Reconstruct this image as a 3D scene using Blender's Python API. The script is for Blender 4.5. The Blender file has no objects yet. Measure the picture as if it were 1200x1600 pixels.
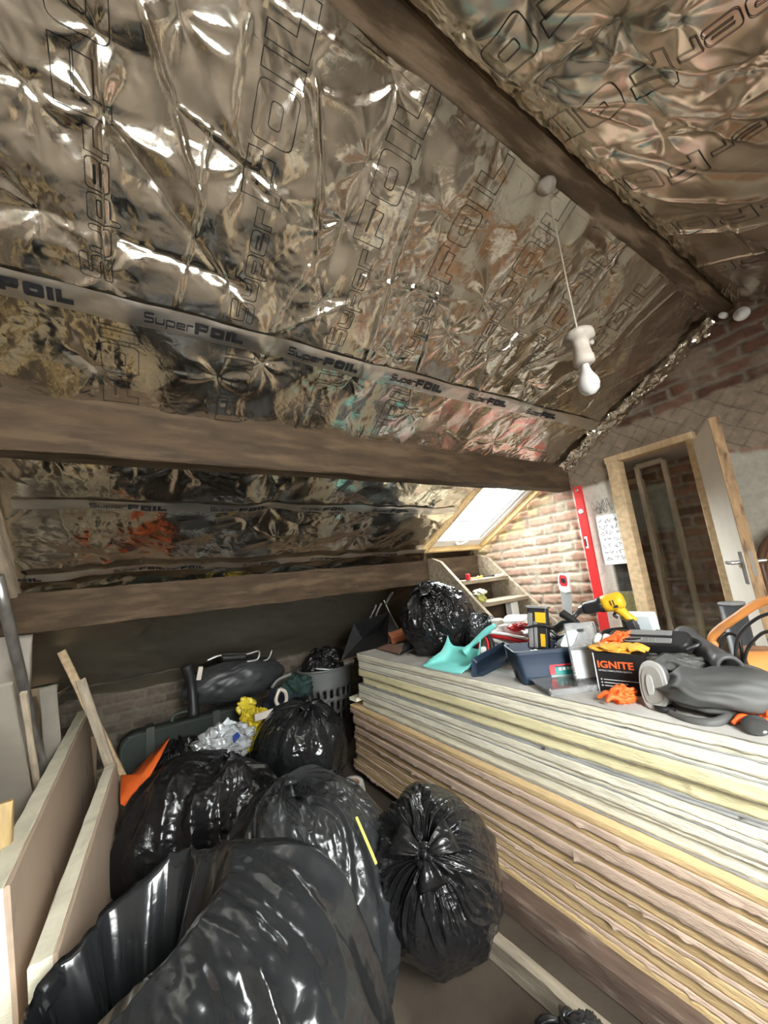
import bpy, bmesh, math, random
import numpy as np
from mathutils import Vector, Matrix
PI = math.pi
S = bpy.context.scene
COL = S.collection

# ------------------------------------------------------------------ camera
F = 590.0
_X = np.array([903, 8, 590.]); _X /= np.linalg.norm(_X)
_U = np.array([-356, -3366, 590.]); _U -= (_U @ _X) * _X; _U /= np.linalg.norm(_U)
_Y = np.cross(_U, _X); _Y = -_Y if _Y[2] < 0 else _Y
ROT = np.array([_X, _Y, _U])
EYE = np.array([0, 0, 1.5])
cam = bpy.data.cameras.new('camera'); camo = bpy.data.objects.new('camera', cam); COL.objects.link(camo)
cam.sensor_fit = 'VERTICAL'; cam.sensor_height = 36; cam.lens = F / 1600 * 36; cam.clip_start = .02
camo.matrix_world = Matrix(((ROT[0,0], -ROT[0,1], -ROT[0,2], 0), (ROT[1,0], -ROT[1,1], -ROT[1,2], 0),
                            (ROT[2,0], -ROT[2,1], -ROT[2,2], 1.5), (0,0,0,1)))
S.camera = camo

def A(px, py, **k):
    """point of the place seen at a photo position, on the plane x=, y= or z="""
    d = ROT @ np.array([px - 600, py - 800, F]); a, v = list(k.items())[0]; i = 'xyz'.index(a)
    return Vector(EYE + d * ((v - EYE[i]) / d[i]))

# ------------------------------------------------------------------ light
S.view_settings.view_transform = 'Standard'; S.view_settings.look = 'None'; S.view_settings.gamma = 1
S.view_settings.use_curve_mapping = False
S.view_settings.exposure = 0.0
W = bpy.data.worlds.new('sky'); S.world = W; W.use_nodes = True
nt = W.node_tree; nt.nodes.clear()
wo = nt.nodes.new('ShaderNodeOutputWorld'); wb = nt.nodes.new('ShaderNodeBackground')
wb.inputs[0].default_value = (.90, .95, .96, 1); wb.inputs[1].default_value = 44.0
nt.links.new(wb.outputs[0], wo.inputs[0])
S.cycles.max_bounces = 8; S.cycles.diffuse_bounces = 4; S.cycles.glossy_bounces = 5; S.cycles.transmission_bounces = 6
S.cycles.transparent_max_bounces = 8; S.cycles.caustics_reflective = True; S.cycles.caustics_refractive = False
S.cycles.sample_clamp_indirect = 6; S.cycles.use_denoising = True; S.cycles.blur_glossy = .3

def portal(name, loc, target, sx, sy):
    l = bpy.data.lights.new(name, 'AREA'); l.shape = 'RECTANGLE'; l.size = sx; l.size_y = sy
    l.cycles.is_portal = True
    o = bpy.data.objects.new(name, l); COL.objects.link(o); o.location = loc
    d = Vector(target) - Vector(loc); o.rotation_euler = d.to_track_quat('-Z', 'Y').to_euler(); return o

def opening_light(name, loc, normal, xdir, sx, sy, power, col):
    """daylight coming through a wall or roof opening (area light in the opening, facing in)"""
    l = bpy.data.lights.new(name, 'AREA'); l.shape = 'RECTANGLE'; l.size = sx; l.size_y = sy
    l.energy = power; l.color = col
    o = bpy.data.objects.new(name, l); COL.objects.link(o)
    z = -Vector(normal).normalized(); x = Vector(xdir).normalized(); y = z.cross(x)
    m = Matrix((x, y, z)).transposed().to_4x4(); m.translation = Vector(loc); o.matrix_world = m
    return o

SL = .54                                     # roof pitch (rise per metre)
def roof_z(y): return 2.753 - SL * (y - .522) if y > .47 else 2.78 + SL * (y - .45)
RN = Vector((0, -SL, -1)).normalized()       # inward normal of the far slope
RN2 = Vector((0, SL, -1)).normalized()       # inward normal of the near slope
# roof window beside the gable, rear roof window and added rear wall fill light
SKX0, SKX1, SKY0, SKY1 = 2.03, 2.69, 1.66, 2.48
pw = opening_light('daylight_roof_window', Vector((2.36, 2.07, roof_z(2.07))) - RN * .16, RN, (1, 0, 0), .70, 1.0, 0, (1, 1, 1))
pw.data.cycles.is_portal = True
opening_light('daylight_rear_roof_window', (.45, -1.15, roof_z(-1.15) + .05), RN2, (1, 0, 0), .85, 1.05, 50, (1, .965, .88))
opening_light('back_fill_light', (-.2, -2.42, 1.25), (0, 1, 0), (1, 0, 0), 1.3, .75, 6, (1, .95, .87))  # unseen source added behind the camera for general fill

# ------------------------------------------------------------------ helpers
def setp(o, label=None, cat=None, group=None, kind=None):
    if label: o['label'] = label
    if cat: o['category'] = cat
    if group: o['group'] = group
    if kind: o['kind'] = kind
    return o
def thing(name, label, cat, loc=(0, 0, 0), rot=(0, 0, 0), group=None):
    o = bpy.data.objects.new(name, None); COL.objects.link(o); o.empty_display_size = .05
    o.location = loc; o.rotation_euler = rot
    return setp(o, label, cat, group)
def link(name, me, mat, parent=None, smooth=True):
    o = bpy.data.objects.new(name, me); COL.objects.link(o)
    if mat is not None:
        for m in (mat if isinstance(mat, (list, tuple)) else [mat]): me.materials.append(m)
    if smooth and len(me.polygons): me.polygons.foreach_set('use_smooth', [True] * len(me.polygons))
    if parent is not None: o.parent = parent
    return o
def bm_obj(name, bm, mat, parent=None, smooth=True, bev=0, seg=2, sub=0, angle=35):
    bmesh.ops.recalc_face_normals(bm, faces=bm.faces)
    me = bpy.data.meshes.new(name); bm.to_mesh(me); bm.free()
    o = link(name, me, mat, parent, smooth)
    if bev:
        m = o.modifiers.new('bevel', 'BEVEL'); m.width = bev; m.segments = seg; m.limit_method = 'ANGLE'; m.angle_limit = math.radians(angle)
        if smooth:
            w = o.modifiers.new('wn', 'WEIGHTED_NORMAL'); w.keep_sharp = False
    if sub:
        m = o.modifiers.new('sub', 'SUBSURF'); m.levels = sub; m.render_levels = sub
    return o
def box(bm, c, s, rot=None, M=None):
    r = bmesh.ops.create_cube(bm, size=1); v = r['verts']
    m = Matrix.Translation(Vector(c)) @ (rot.to_4x4() if rot is not None else Matrix.Identity(4)) @ Matrix.Diagonal((s[0], s[1], s[2], 1))
    if M is not None: m = M @ m
    bmesh.ops.transform(bm, matrix=m, verts=v); return v
def cyl(bm, p0, p1, r0, r1=None, n=20, cap=True):
    p0 = Vector(p0); p1 = Vector(p1); d = p1 - p0; r1 = r0 if r1 is None else r1
    r = bmesh.ops.create_cone(bm, cap_ends=cap, segments=n, radius1=r0, radius2=r1, depth=d.length)
    m = Matrix.Translation((p0 + p1) / 2) @ d.to_track_quat('Z', 'Y').to_matrix().to_4x4()
    bmesh.ops.transform(bm, matrix=m, verts=r['verts']); return r['verts']
def ball(bm, c, s, n=20, rot=None):
    r = bmesh.ops.create_uvsphere(bm, u_segments=n, v_segments=max(8, n // 2), radius=1)
    m = Matrix.Translation(Vector(c)) @ (rot.to_4x4() if rot is not None else Matrix.Identity(4)) @ Matrix.Diagonal((s[0], s[1], s[2], 1))
    bmesh.ops.transform(bm, matrix=m, verts=r['verts']); return r['verts']
def catmull(P, n=8):
    P = [Vector(p) for p in P]; out = []
    Q = [P[0] * 2 - P[1]] + P + [P[-1] * 2 - P[-2]]
    for i in range(1, len(Q) - 2):
        for k in range(n):
            t = k / n; a, b, c, d = Q[i-1], Q[i], Q[i+1], Q[i+2]
            out.append(.5 * ((2*b) + (c - a)*t + (2*a - 5*b + 4*c - d)*t*t + (3*b - a - 3*c + d)*t**3))
    out.append(P[-1]); return out
def tube(bm, pts, r, n=10, smooth=8, closed=False, cap=True, radii=None):
    P = catmull(pts, smooth) if smooth else [Vector(p) for p in pts]
    N = len(P); rings = []; up = None
    for i, p in enumerate(P):
        t = (P[min(i+1, N-1)] - P[max(i-1, 0)]).normalized()
        if up is None: up = t.orthogonal().normalized()
        up = (up - t * up.dot(t)).normalized(); s = t.cross(up)
        rr = r if radii is None else np.interp(i / (N - 1), np.linspace(0, 1, len(radii)), radii)
        rings.append([bm.verts.new(p + (up * math.cos(a) + s * math.sin(a)) * rr) for a in [2*PI*k/n for k in range(n)]])
    for i in range(N - 1):
        for k in range(n): bm.faces.new((rings[i][k], rings[i][(k+1) % n], rings[i+1][(k+1) % n], rings[i+1][k]))
    if cap: bm.faces.new(rings[0][::-1]); bm.faces.new(rings[-1])
def lathe(bm, prof, n=32, M=None, closed=False):
    rings = []
    for r, z in prof: rings.append([bm.verts.new((r * math.cos(2*PI*k/n), r * math.sin(2*PI*k/n), z)) for k in range(n)])
    for i in range(len(rings) - 1):
        for k in range(n): bm.faces.new((rings[i][k], rings[i][(k+1) % n], rings[i+1][(k+1) % n], rings[i+1][k]))
    if closed:
        for k in range(n): bm.faces.new((rings[-1][k], rings[-1][(k+1) % n], rings[0][(k+1) % n], rings[0][k]))
    else:
        if prof[0][0] > 1e-4: bm.faces.new(rings[0][::-1])
        if prof[-1][0] > 1e-4: bm.faces.new(rings[-1])
    if M is not None: bmesh.ops.transform(bm, matrix=M, verts=[v for rg in rings for v in rg])
def prism(bm, poly, h, M=None):
    """outline in local xy extruded along +z by h"""
    a = [bm.verts.new((p[0], p[1], 0)) for p in poly]; b = [bm.verts.new((p[0], p[1], h)) for p in poly]; n = len(a)
    bm.faces.new(a[::-1]); bm.faces.new(b)
    for i in range(n): bm.faces.new((a[i], a[(i+1) % n], b[(i+1) % n], b[i]))
    if M is not None: bmesh.ops.transform(bm, matrix=M, verts=a + b)
def rrect(w, h, r, n=5):
    out = []
    for cx, cy, a0 in ((w/2-r, h/2-r, 0), (-w/2+r, h/2-r, PI/2), (-w/2+r, -h/2+r, PI), (w/2-r, -h/2+r, 1.5*PI)):
        for k in range(n + 1): out.append((cx + r*math.cos(a0 + PI/2*k/n), cy + r*math.sin(a0 + PI/2*k/n)))
    return out
def frame(o, x, z):
    """matrix with origin o, x axis ~x, z axis z"""
    z = Vector(z).normalized(); x = Vector(x); x = (x - z * x.dot(z)).normalized(); y = z.cross(x)
    m = Matrix((x, y, z)).transposed().to_4x4(); m.translation = Vector(o); return m
def new(): return bmesh.new()

# numpy noise
_rs = np.random.RandomState(7); _T = _rs.rand(256, 256); _G = _rs.rand(256, 256) * 2 * PI
def gn(x, y, seed=0):
    x = np.asarray(x, float) + seed * 17.31; y = np.asarray(y, float) + seed * 9.73
    xi = np.floor(x).astype(int); yi = np.floor(y).astype(int); fx = x - xi; fy = y - yi
    u = fx**3 * (fx * (fx * 6 - 15) + 10); v = fy**3 * (fy * (fy * 6 - 15) + 10)
    def g(a, b, dx, dy):
        an = _G[(xi + a) % 256, (yi + b) % 256]; return np.cos(an) * dx + np.sin(an) * dy
    return ((g(0,0,fx,fy)*(1-u) + g(1,0,fx-1,fy)*u)*(1-v) + (g(0,1,fx,fy-1)*(1-u) + g(1,1,fx-1,fy-1)*u)*v) * 1.5
def fbm(x, y, seed=0, o=4, ridged=False):
    s = 0; a = 1; t = 0
    for k in range(o):
        n = gn(x * 2**k, y * 2**k, seed + k); n = (1 - 2*np.abs(n)) if ridged else n
        s = s + a * n; t += a; a *= .5
    return s / t
def crumple(x, y, seed=0, cell=1.0):
    """crushed-sheet facets: difference to the nearest of random tilted planes (piecewise flat)"""
    xi = np.floor(x / cell).astype(int); yi = np.floor(y / cell).astype(int); best = np.full(np.shape(x), 1e9)
    for a in (-1, 0, 1):
        for b in (-1, 0, 1):
            cx = xi + a; cy = yi + b
            jx = _T[(cx + seed*31) % 256, (cy + seed*17) % 256]; jy = _T[(cx + seed*13 + 97) % 256, (cy + seed*7 + 51) % 256]
            dx = x / cell - (cx + jx); dy = y / cell - (cy + jy)
            best = np.minimum(best, np.sqrt(dx*dx + dy*dy))
    return best
def grid_mesh(name, P, mask=None, closeu=False, attr=None):
    """P: (n, m, 3) array"""
    n, m = P.shape[:2]
    me = bpy.data.meshes.new(name); me.vertices.add(n * m); me.vertices.foreach_set('co', P.reshape(-1).astype(np.float32))
    idx = np.arange(n * m).reshape(n, m)
    if closeu: idx = np.vstack([idx, idx[:1]])
    q = np.stack([idx[:-1, :-1], idx[1:, :-1], idx[1:, 1:], idx[:-1, 1:]], -1).reshape(-1, 4)
    if mask is not None: q = q[mask.reshape(-1)]
    me.loops.add(q.size); me.loops.foreach_set('vertex_index', q.reshape(-1).astype(np.int32))
    me.polygons.add(len(q)); me.polygons.foreach_set('loop_start', (np.arange(len(q)) * 4).astype(np.int32))
    me.polygons.foreach_set('loop_total', np.full(len(q), 4, np.int32))
    me.update(calc_edges=True)
    if attr is not None:
        ca = me.color_attributes.new('col', 'FLOAT_COLOR', 'POINT')
        c = np.ones((n * m, 4), np.float32); c[:, :3] = attr.reshape(-1, 3); ca.data.foreach_set('color', c.reshape(-1))
    return me

# ------------------------------------------------------------------ materials
MATS = {}
def mat(name, col, rough=.6, metal=0, var=.12, vscale=8, bump=0, bscale=40, spec=.5, trans=0, alpha=1, emit=None,
        col2=None, stretch=(1, 1, 1), coat=0, detail=4, attr=False, obj=True, ior=1.45, rvar=0, dirt=None, bdetail=4):
    if name in MATS: return MATS[name]
    m = bpy.data.materials.new(name); m.use_nodes = True; t = m.node_tree; N = t.nodes; L = t.links
    p = N['Principled BSDF']; p.inputs['Roughness'].default_value = rough; p.inputs['Metallic'].default_value = metal
    p.inputs['Specular IOR Level'].default_value = spec; p.inputs['IOR'].default_value = ior
    p.inputs['Transmission Weight'].default_value = trans; p.inputs['Alpha'].default_value = alpha
    p.inputs['Coat Weight'].default_value = coat
    tc = N.new('ShaderNodeTexCoord'); mp = N.new('ShaderNodeMapping'); L.new(tc.outputs['Object'], mp.inputs[0])
    mp.inputs['Scale'].default_value = stretch
    nz = N.new('ShaderNodeTexNoise'); nz.inputs['Scale'].default_value = vscale; nz.inputs['Detail'].default_value = detail
    L.new(mp.outputs[0], nz.inputs[0])
    cr = N.new('ShaderNodeValToRGB'); L.new(nz.outputs[0], cr.inputs[0])
    c1 = [max(0, x * (1 - var)) for x in col]; c2 = [min(1, x * (1 + var)) for x in col] if col2 is None else col2
    cr.color_ramp.elements[0].position = .32; cr.color_ramp.elements[1].position = .68
    cr.color_ramp.elements[0].color = (*c1, 1); cr.color_ramp.elements[1].color = (*c2, 1)
    out = cr.outputs[0]
    if attr:
        at = N.new('ShaderNodeAttribute'); at.attribute_name = 'col'
        mx = N.new('ShaderNodeMix'); mx.data_type = 'RGBA'; mx.blend_type = 'MULTIPLY'; mx.inputs[0].default_value = 1
        L.new(at.outputs[0], mx.inputs[6]); L.new(out, mx.inputs[7]); out = mx.outputs[2]
    if dirt:
        dn = N.new('ShaderNodeTexNoise'); dn.inputs['Scale'].default_value = dirt[1]; dn.inputs['Detail'].default_value = 6
        L.new(mp.outputs[0], dn.inputs[0]); dr = N.new('ShaderNodeValToRGB'); L.new(dn.outputs[0], dr.inputs[0])
        dr.color_ramp.elements[0].position = dirt[2]; dr.color_ramp.elements[1].position = dirt[2] + .15
        mx = N.new('ShaderNodeMix'); mx.data_type = 'RGBA'; L.new(dr.outputs[0], mx.inputs[0]); L.new(out, mx.inputs[6])
        mx.inputs[7].default_value = (*dirt[0], 1); out = mx.outputs[2]
    L.new(out, p.inputs['Base Color'])
    if bump:
        bn = N.new('ShaderNodeTexNoise'); bn.inputs['Scale'].default_value = bscale; bn.inputs['Detail'].default_value = bdetail
        L.new(mp.outputs[0], bn.inputs[0]); b = N.new('ShaderNodeBump'); b.inputs['Strength'].default_value = bump
        b.inputs['Distance'].default_value = .01; L.new(bn.outputs[0], b.inputs['Height']); L.new(b.outputs[0], p.inputs['Normal'])
    if rvar:
        mr = N.new('ShaderNodeMapRange'); mr.inputs[3].default_value = max(0, rough - rvar); mr.inputs[4].default_value = rough + rvar
        L.new(nz.outputs[0], mr.inputs[0]); L.new(mr.outputs[0], p.inputs['Roughness'])
    if emit: p.inputs['Emission Color'].default_value = (*emit[0], 1); p.inputs['Emission Strength'].default_value = emit[1]
    MATS[name] = m; return m

def foil_mat(name, col, rough, bstr=.25, scale=90, amp=.003):
    m = mat(name, col, rough, 1, var=.06, vscale=5); t = m.node_tree; N = t.nodes; L = t.links; p = N['Principled BSDF']
    tc = N['Texture Coordinate']
    v = N.new('ShaderNodeTexVoronoi'); v.feature = 'DISTANCE_TO_EDGE'; v.inputs['Scale'].default_value = scale * .35
    nz = N.new('ShaderNodeTexNoise'); nz.inputs['Scale'].default_value = 9; nz.inputs['Detail'].default_value = 3
    ad = N.new('ShaderNodeVectorMath'); ad.operation = 'MULTIPLY_ADD'; ad.inputs[1].default_value = (.12, .12, .12)
    L.new(nz.outputs['Color'], ad.inputs[0]); L.new(tc.outputs['Object'], nz.inputs[0]); L.new(tc.outputs['Object'], ad.inputs[2])
    L.new(ad.outputs[0], v.inputs['Vector'])
    n2 = N.new('ShaderNodeTexNoise'); n2.inputs['Scale'].default_value = scale; n2.inputs['Detail'].default_value = 5; L.new(tc.outputs['Object'], n2.inputs[0])
    ma = N.new('ShaderNodeMath'); ma.operation = 'MULTIPLY_ADD'; ma.inputs[1].default_value = .5
    L.new(n2.outputs[0], ma.inputs[0]); L.new(v.outputs[0], ma.inputs[2])
    # fine woven scrim of the sheet
    b = N.new('ShaderNodeBump'); b.inputs['Strength'].default_value = bstr; b.inputs['Distance'].default_value = amp
    L.new(ma.outputs[0], b.inputs['Height']); L.new(b.outputs[0], p.inputs['Normal'])
    return m
M_FOIL = foil_mat('foil', (.76, .72, .635), .18, .30, 62, .004)
M_FOILS = foil_mat('foil_smooth', (.82, .775, .68), .24, .12, 50, .003)
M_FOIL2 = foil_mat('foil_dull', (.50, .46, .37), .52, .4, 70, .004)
M_TAPE = foil_mat('foil_tape', (.82, .80, .76), .33, .25, 60, .003)
M_INK = mat('black_ink', (.012, .012, .014), .5, var=0)
M_BEAM = mat('old_timber', (.048, .028, .013), .8, vscale=5, var=.35, stretch=(1, 5, 5), bump=.35, bscale=30, dirt=((.088, .056, .030), 3.5, .5))
M_RIDGE = mat('ridge_timber', (.115, .077, .044), .8, vscale=4, var=.35, stretch=(1, 5, 5), bump=.35, bscale=30, dirt=((.3, .22, .15), 4, .5))
M_PALE = mat('pale_softwood', (.55, .40, .24), .65, vscale=6, var=.2, stretch=(6, 6, 1), bump=.15)
M_PINE = mat('pine', (.62, .43, .2), .5, vscale=6, var=.2, stretch=(1, 8, 8), bump=.1)
M_GREYWOOD = mat('weathered_wood', (.42, .35, .26), .8, vscale=6, var=.3, stretch=(1, 6, 6), bump=.3)
M_STEPW = mat('dark_weathered_wood', (.25, .20, .14), .8, vscale=6, var=.3, stretch=(1, 6, 6), bump=.3)
M_WALL = mat('masonry', (1, 1, 1), .92, var=.2, vscale=25, attr=True, bump=.5, bscale=120)
M_FLOOR = mat('dusty_board_floor', (.062, .047, .034), .85, vscale=3, var=.25, bump=.3, bscale=60, dirt=((.12, .094, .068), 2.2, .55))
M_WHITEW = mat('white_paint', (.8, .8, .78), .4, var=.03)
def clear(name, tint, gl=.08, rough=.05, haze=0, hcol=(.8, .8, .8)):
    """thin clear sheet: mostly see-through, a little gloss, optional dusty haze"""
    m = bpy.data.materials.new(name); m.use_nodes = True; t = m.node_tree; t.nodes.clear(); N = t.nodes; L = t.links
    o = N.new('ShaderNodeOutputMaterial'); tr = N.new('ShaderNodeBsdfTransparent'); tr.inputs[0].default_value = (*tint, 1)
    g = N.new('ShaderNodeBsdfGlossy'); g.inputs['Roughness'].default_value = rough; g.inputs[0].default_value = (.9, .9, .9, 1)
    f = N.new('ShaderNodeLayerWeight'); f.inputs[0].default_value = .25
    ma = N.new('ShaderNodeMath'); ma.operation = 'MULTIPLY_ADD'; ma.inputs[1].default_value = .6; ma.inputs[2].default_value = gl; L.new(f.outputs[0], ma.inputs[0])
    mx = N.new('ShaderNodeMixShader'); L.new(ma.outputs[0], mx.inputs[0]); L.new(tr.outputs[0], mx.inputs[1]); L.new(g.outputs[0], mx.inputs[2]); last = mx
    if haze:
        d = N.new('ShaderNodeBsdfDiffuse'); d.inputs[0].default_value = (*hcol, 1); nz = N.new('ShaderNodeTexNoise'); nz.inputs['Scale'].default_value = 12
        tc = N.new('ShaderNodeTexCoord'); L.new(tc.outputs['Object'], nz.inputs[0])
        mm = N.new('ShaderNodeMath'); mm.operation = 'MULTIPLY'; mm.inputs[1].default_value = haze * 2; L.new(nz.outputs[0], mm.inputs[0])
        m2 = N.new('ShaderNodeMixShader'); L.new(mm.outputs[0], m2.inputs[0]); L.new(mx.outputs[0], m2.inputs[1]); L.new(d.outputs[0], m2.inputs[2]); last = m2
    L.new(last.outputs[0], o.inputs[0]); return m
M_GLASS = clear('clear_glass', (.97, .98, .98), .03, .02)
M_STEEL = mat('steel', (.45, .45, .45), .38, 1, var=.1)
M_DARK = mat('dark_membrane', (.10, .09, .08), .45, var=.3, vscale=5, bump=.5, bscale=12)
M_PLASTER = mat('dusty_plaster', (.50, .44, .36), .9, var=.15, vscale=3, bump=.3)
# ------------------------------------------------------------------ structure
def struct(o): o['kind'] = 'structure'; return o
def wbox(name, lo, hi, m, parent=None):
    bm = new(); box(bm, [(a+b)/2 for a, b in zip(lo, hi)], [b-a for a, b in zip(lo, hi)])
    o = bm_obj(name, bm, m, parent, smooth=False); return struct(o) if parent is None else o
XW = 2.75; XL = -1.25; YE = 4.15; YB = -2.4
# floor with board joints
bm = new(); box(bm, ((XW+XL)/2 + .3, (YE+YB)/2, -.03), (XW-XL + 1.2, YE-YB+.2, .06)); struct(bm_obj('floor', bm, M_FLOOR, smooth=False))

# brick pattern shared by all masonry
def bricks(u, v, seed=0):
    """u along, v up -> height above mortar (0..1), per brick random, mortar mask"""
    u = u + .012 * fbm(u*9, v*9, 3+seed, 3); v = v + .010 * fbm(u*7, v*12, 5+seed, 3)
    row = np.floor(v / .0775); uu = u / .228 + .5 * (row % 2) + .17 * _T[(row.astype(int) * 7) % 256, 3]; cl = np.floor(uu)
    fu = (uu - cl) * .228; fv = (v / .0775 - row) * .0775
    d = np.minimum(np.minimum(fu, .228 - fu), np.minimum(fv, .0775 - fv))
    r = _T[(cl.astype(int) * 13 + seed) % 256, (row.astype(int) * 29) % 256]
    r2 = _T[(cl.astype(int) * 5 + 40 + seed) % 256, (row.astype(int) * 11 + 9) % 256]
    h = np.clip((d - .006 + .005 * fbm(u*40, v*40, 9, 2)) / .009, 0, 1)
    return h, r, r2
def mix(a, b, t): return a + (b - a) * t[..., None]
def sst(x, a, b): t = np.clip((x - a) / (b - a), 0, 1); return t*t*(3-2*t)

def masonry(u, v, seed, red=(.27, .125, .08), pale=(.36, .235, .17), mort=(.34, .295, .23), paleness=None):
    h, r, r2 = bricks(u, v, seed)
    col = mix(np.broadcast_to(np.array(red), u.shape + (3,)) * (.6 + .7 * r[..., None]), np.array(pale), np.clip((r2 - .6) * 1.6, 0, .7))
    if paleness is not None: col = mix(col, np.array(pale) * (.85 + .3 * r[..., None]), paleness)
    smear = sst(fbm(u*5, v*5, 21+seed, 4), .12, .4)
    col = mix(col, np.array(mort) * np.ones(u.shape + (3,)), np.clip((1 - h) + smear * .55, 0, 1))
    hh = h * .011 * (1 - .6 * smear) + .006 * fbm(u*22, v*22, 30+seed, 4) + smear * .006
    return col, hh

yy = np.arange(YB, YE+.02, .02); zz = np.arange(0, 2.9, .02); Yl, Zl = np.meshgrid(yy, zz, indexing='ij')
C, H = masonry(Yl, Zl, 14, red=(.20, .12, .085), pale=(.36, .28, .22), mort=(.30, .26, .21)); pt_ = sst(fbm(Yl*.9, Zl*.9, 3, 3), -.05, .1); C = mix(C, np.array((.40, .36, .30)) * np.ones(C.shape), pt_)
P = np.stack([XL + H, Yl, Zl], -1); struct(link('wall_left', grid_mesh('wall_left', P, attr=C), M_WALL))
# gable wall (right) with the door opening
st = .0085
yy = np.arange(-2.4, 4.16, st); zz = np.arange(0, 2.86, st); Yg, Zg = np.meshgrid(yy, zz, indexing='ij')
pale = sst(Yg, 1.45, 1.75) * .8
C, H = masonry(-Yg, Zg, 0, paleness=pale)
C = mix(C, np.array((.46, .40, .30)) * np.ones(C.shape), sst(fbm(Yg*4, Zg*4, 44, 4) + .45 * np.exp(-((Yg-1.66)/.1)**2), .3, .5) * sst(Yg, 1.5, 1.6) * .8)
# yellowish expanding foam / mortar beside the roof window lining
dr = (2.753 - SL * (Yg - .522)) - Zg
C = mix(C, np.array((.46, .39, .20)) * np.ones(C.shape), sst(fbm(Yg*7, Zg*7, 60, 3), -.1, .2) * sst(.22 - dr, 0, .1) * sst(Yg, 1.7, 1.8) * .8)
C = C * (1 - .45 * sst(Zg, 2.0, 2.25))[..., None]      # upper courses darker towards the top
n1 = fbm(Yg*5, Zg*5, 50, 4) * .05
def patch(y0, y1, z0, z1, wob=1.0, e=.015):
    a = Yg + n1 * wob; b = Zg + np.roll(n1, 40, 0) * wob
    return sst(a, y0-e, y0+e) * sst(-a, -y1-e, -y1+e) * sst(b, z0-e, z0+e) * sst(-b, -z1-e, -z1+e)
# scratched render coat over the door
g = (Yg - .85) / .75; ell = patch(.15, 1.62, 1.98, 2.34 ) * sst(2.33 + .10 * np.cos(g*1.6) - Zg + n1, -.01, .01)
scr = np.minimum(np.abs(((Yg*1.0 + Zg*.9 + .03*fbm(Yg*3, Zg*3, 3)) / .105) % 1 - .5), np.abs(((Yg*.9 - Zg*1.0 + .04*fbm(Yg*3, Zg*3, 8)) / .12) % 1 - .5))
groove = (1 - sst(scr, .015, .05)) * (fbm(Yg*6, Zg*6, 70, 2) > -.25)
C = mix(C, np.array((.26, .205, .155)) * (1 + .25 * fbm(Yg*12, Zg*12, 77, 3)[..., None]) * (1 - .45 * groove[..., None]), ell)
H = H * (1 - ell) + ell * (.018 - .006 * groove + .002 * fbm(Yg*20, Zg*20, 12, 3))
# grey smears of mortar high up
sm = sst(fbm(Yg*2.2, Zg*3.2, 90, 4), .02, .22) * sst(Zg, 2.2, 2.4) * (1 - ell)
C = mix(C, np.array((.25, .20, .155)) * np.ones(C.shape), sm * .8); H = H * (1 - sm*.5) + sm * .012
# pale plaster beside the level and right of the door
pl = np.maximum(patch(1.20, 1.535, 0, 2.0, .3), patch(-2.6, .70, 0, 1.96, 1.2))
pc = np.where((Yg > 1)[..., None], np.array((.76, .72, .64)), np.array((.40, .38, .33)))
C = mix(C, pc * (1 + .10 * fbm(Yg*4, Zg*4, 99, 4)[..., None]), pl); H = H * (1 - pl) + pl * (.022 + .001 * fbm(Yg*10, Zg*10, 5, 3))
gp = sst(Yg, 1.24, 1.25) * sst(-Yg, -1.365, -1.355) * sst(-Zg, -1.44, -1.43); lo2 = sst(-Zg, -1.25, -1.23)  # dark patch paints the shade of an opening into the wall; olive below
C = mix(C, np.array((.045, .043, .04)) * (1 + 1.5 * np.abs(fbm(Yg*8, Zg*12, 33, 3)))[..., None], gp * (1 - lo2)); C = mix(C, np.array((.26, .25, .12)) * np.ones(C.shape), gp * lo2); H = H * (1 - gp)
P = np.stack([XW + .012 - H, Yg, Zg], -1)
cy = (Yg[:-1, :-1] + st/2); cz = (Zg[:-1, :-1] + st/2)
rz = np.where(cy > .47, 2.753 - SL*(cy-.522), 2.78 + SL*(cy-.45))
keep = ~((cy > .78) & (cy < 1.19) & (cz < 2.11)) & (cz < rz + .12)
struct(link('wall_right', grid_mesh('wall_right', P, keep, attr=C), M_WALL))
# cupboard recess behind the door opening
yy = np.arange(.5, 1.62, .012); zz = np.arange(0, 2.3, .012); Ya, Za = np.meshgrid(yy, zz, indexing='ij')
C, H = masonry(-Ya, Za, 5, red=(.36, .20, .13), pale=(.5, .38, .28), mort=(.44, .37, .28)); wp = sst(Ya + .05*fbm(Ya*8, Za*8, 8), 1.1, 1.13) * sst(Za + .06*fbm(Ya*6, Za*6, 9), 1.62, 1.66) * sst(-Za + .05*fbm(Ya*6, Za*6, 19), -2.0, -1.97)
C = mix(C, np.array((.55, .56, .48)) * np.ones(C.shape), wp); H = H * (1 - wp) + wp * .02
P = np.stack([3.32 - H*1.5, Ya, Za], -1)
struct(link('wall_recess', grid_mesh('wall_recess', P, attr=C), M_WALL))
for yv, nm in ((.58, 'wall_recess_side'), (1.56, 'wall_recess_side')):
    xx = np.arange(2.76, 3.34, .012); Xa, Za = np.meshgrid(xx, zz, indexing='ij')
    C, H = masonry(Xa, Za, 9, red=(.27, .15, .10), pale=(.42, .32, .24), mort=(.38, .32, .25))
    P = np.stack([Xa, yv + (H*1.5 if yv < 1 else -H*1.5), Za], -1)
    struct(link(nm, grid_mesh(nm, P, attr=C), M_WALL))
wbox('ceiling_recess', (2.78, .5, 2.13), (3.34, 1.62, 2.19), M_PLASTER)
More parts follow.
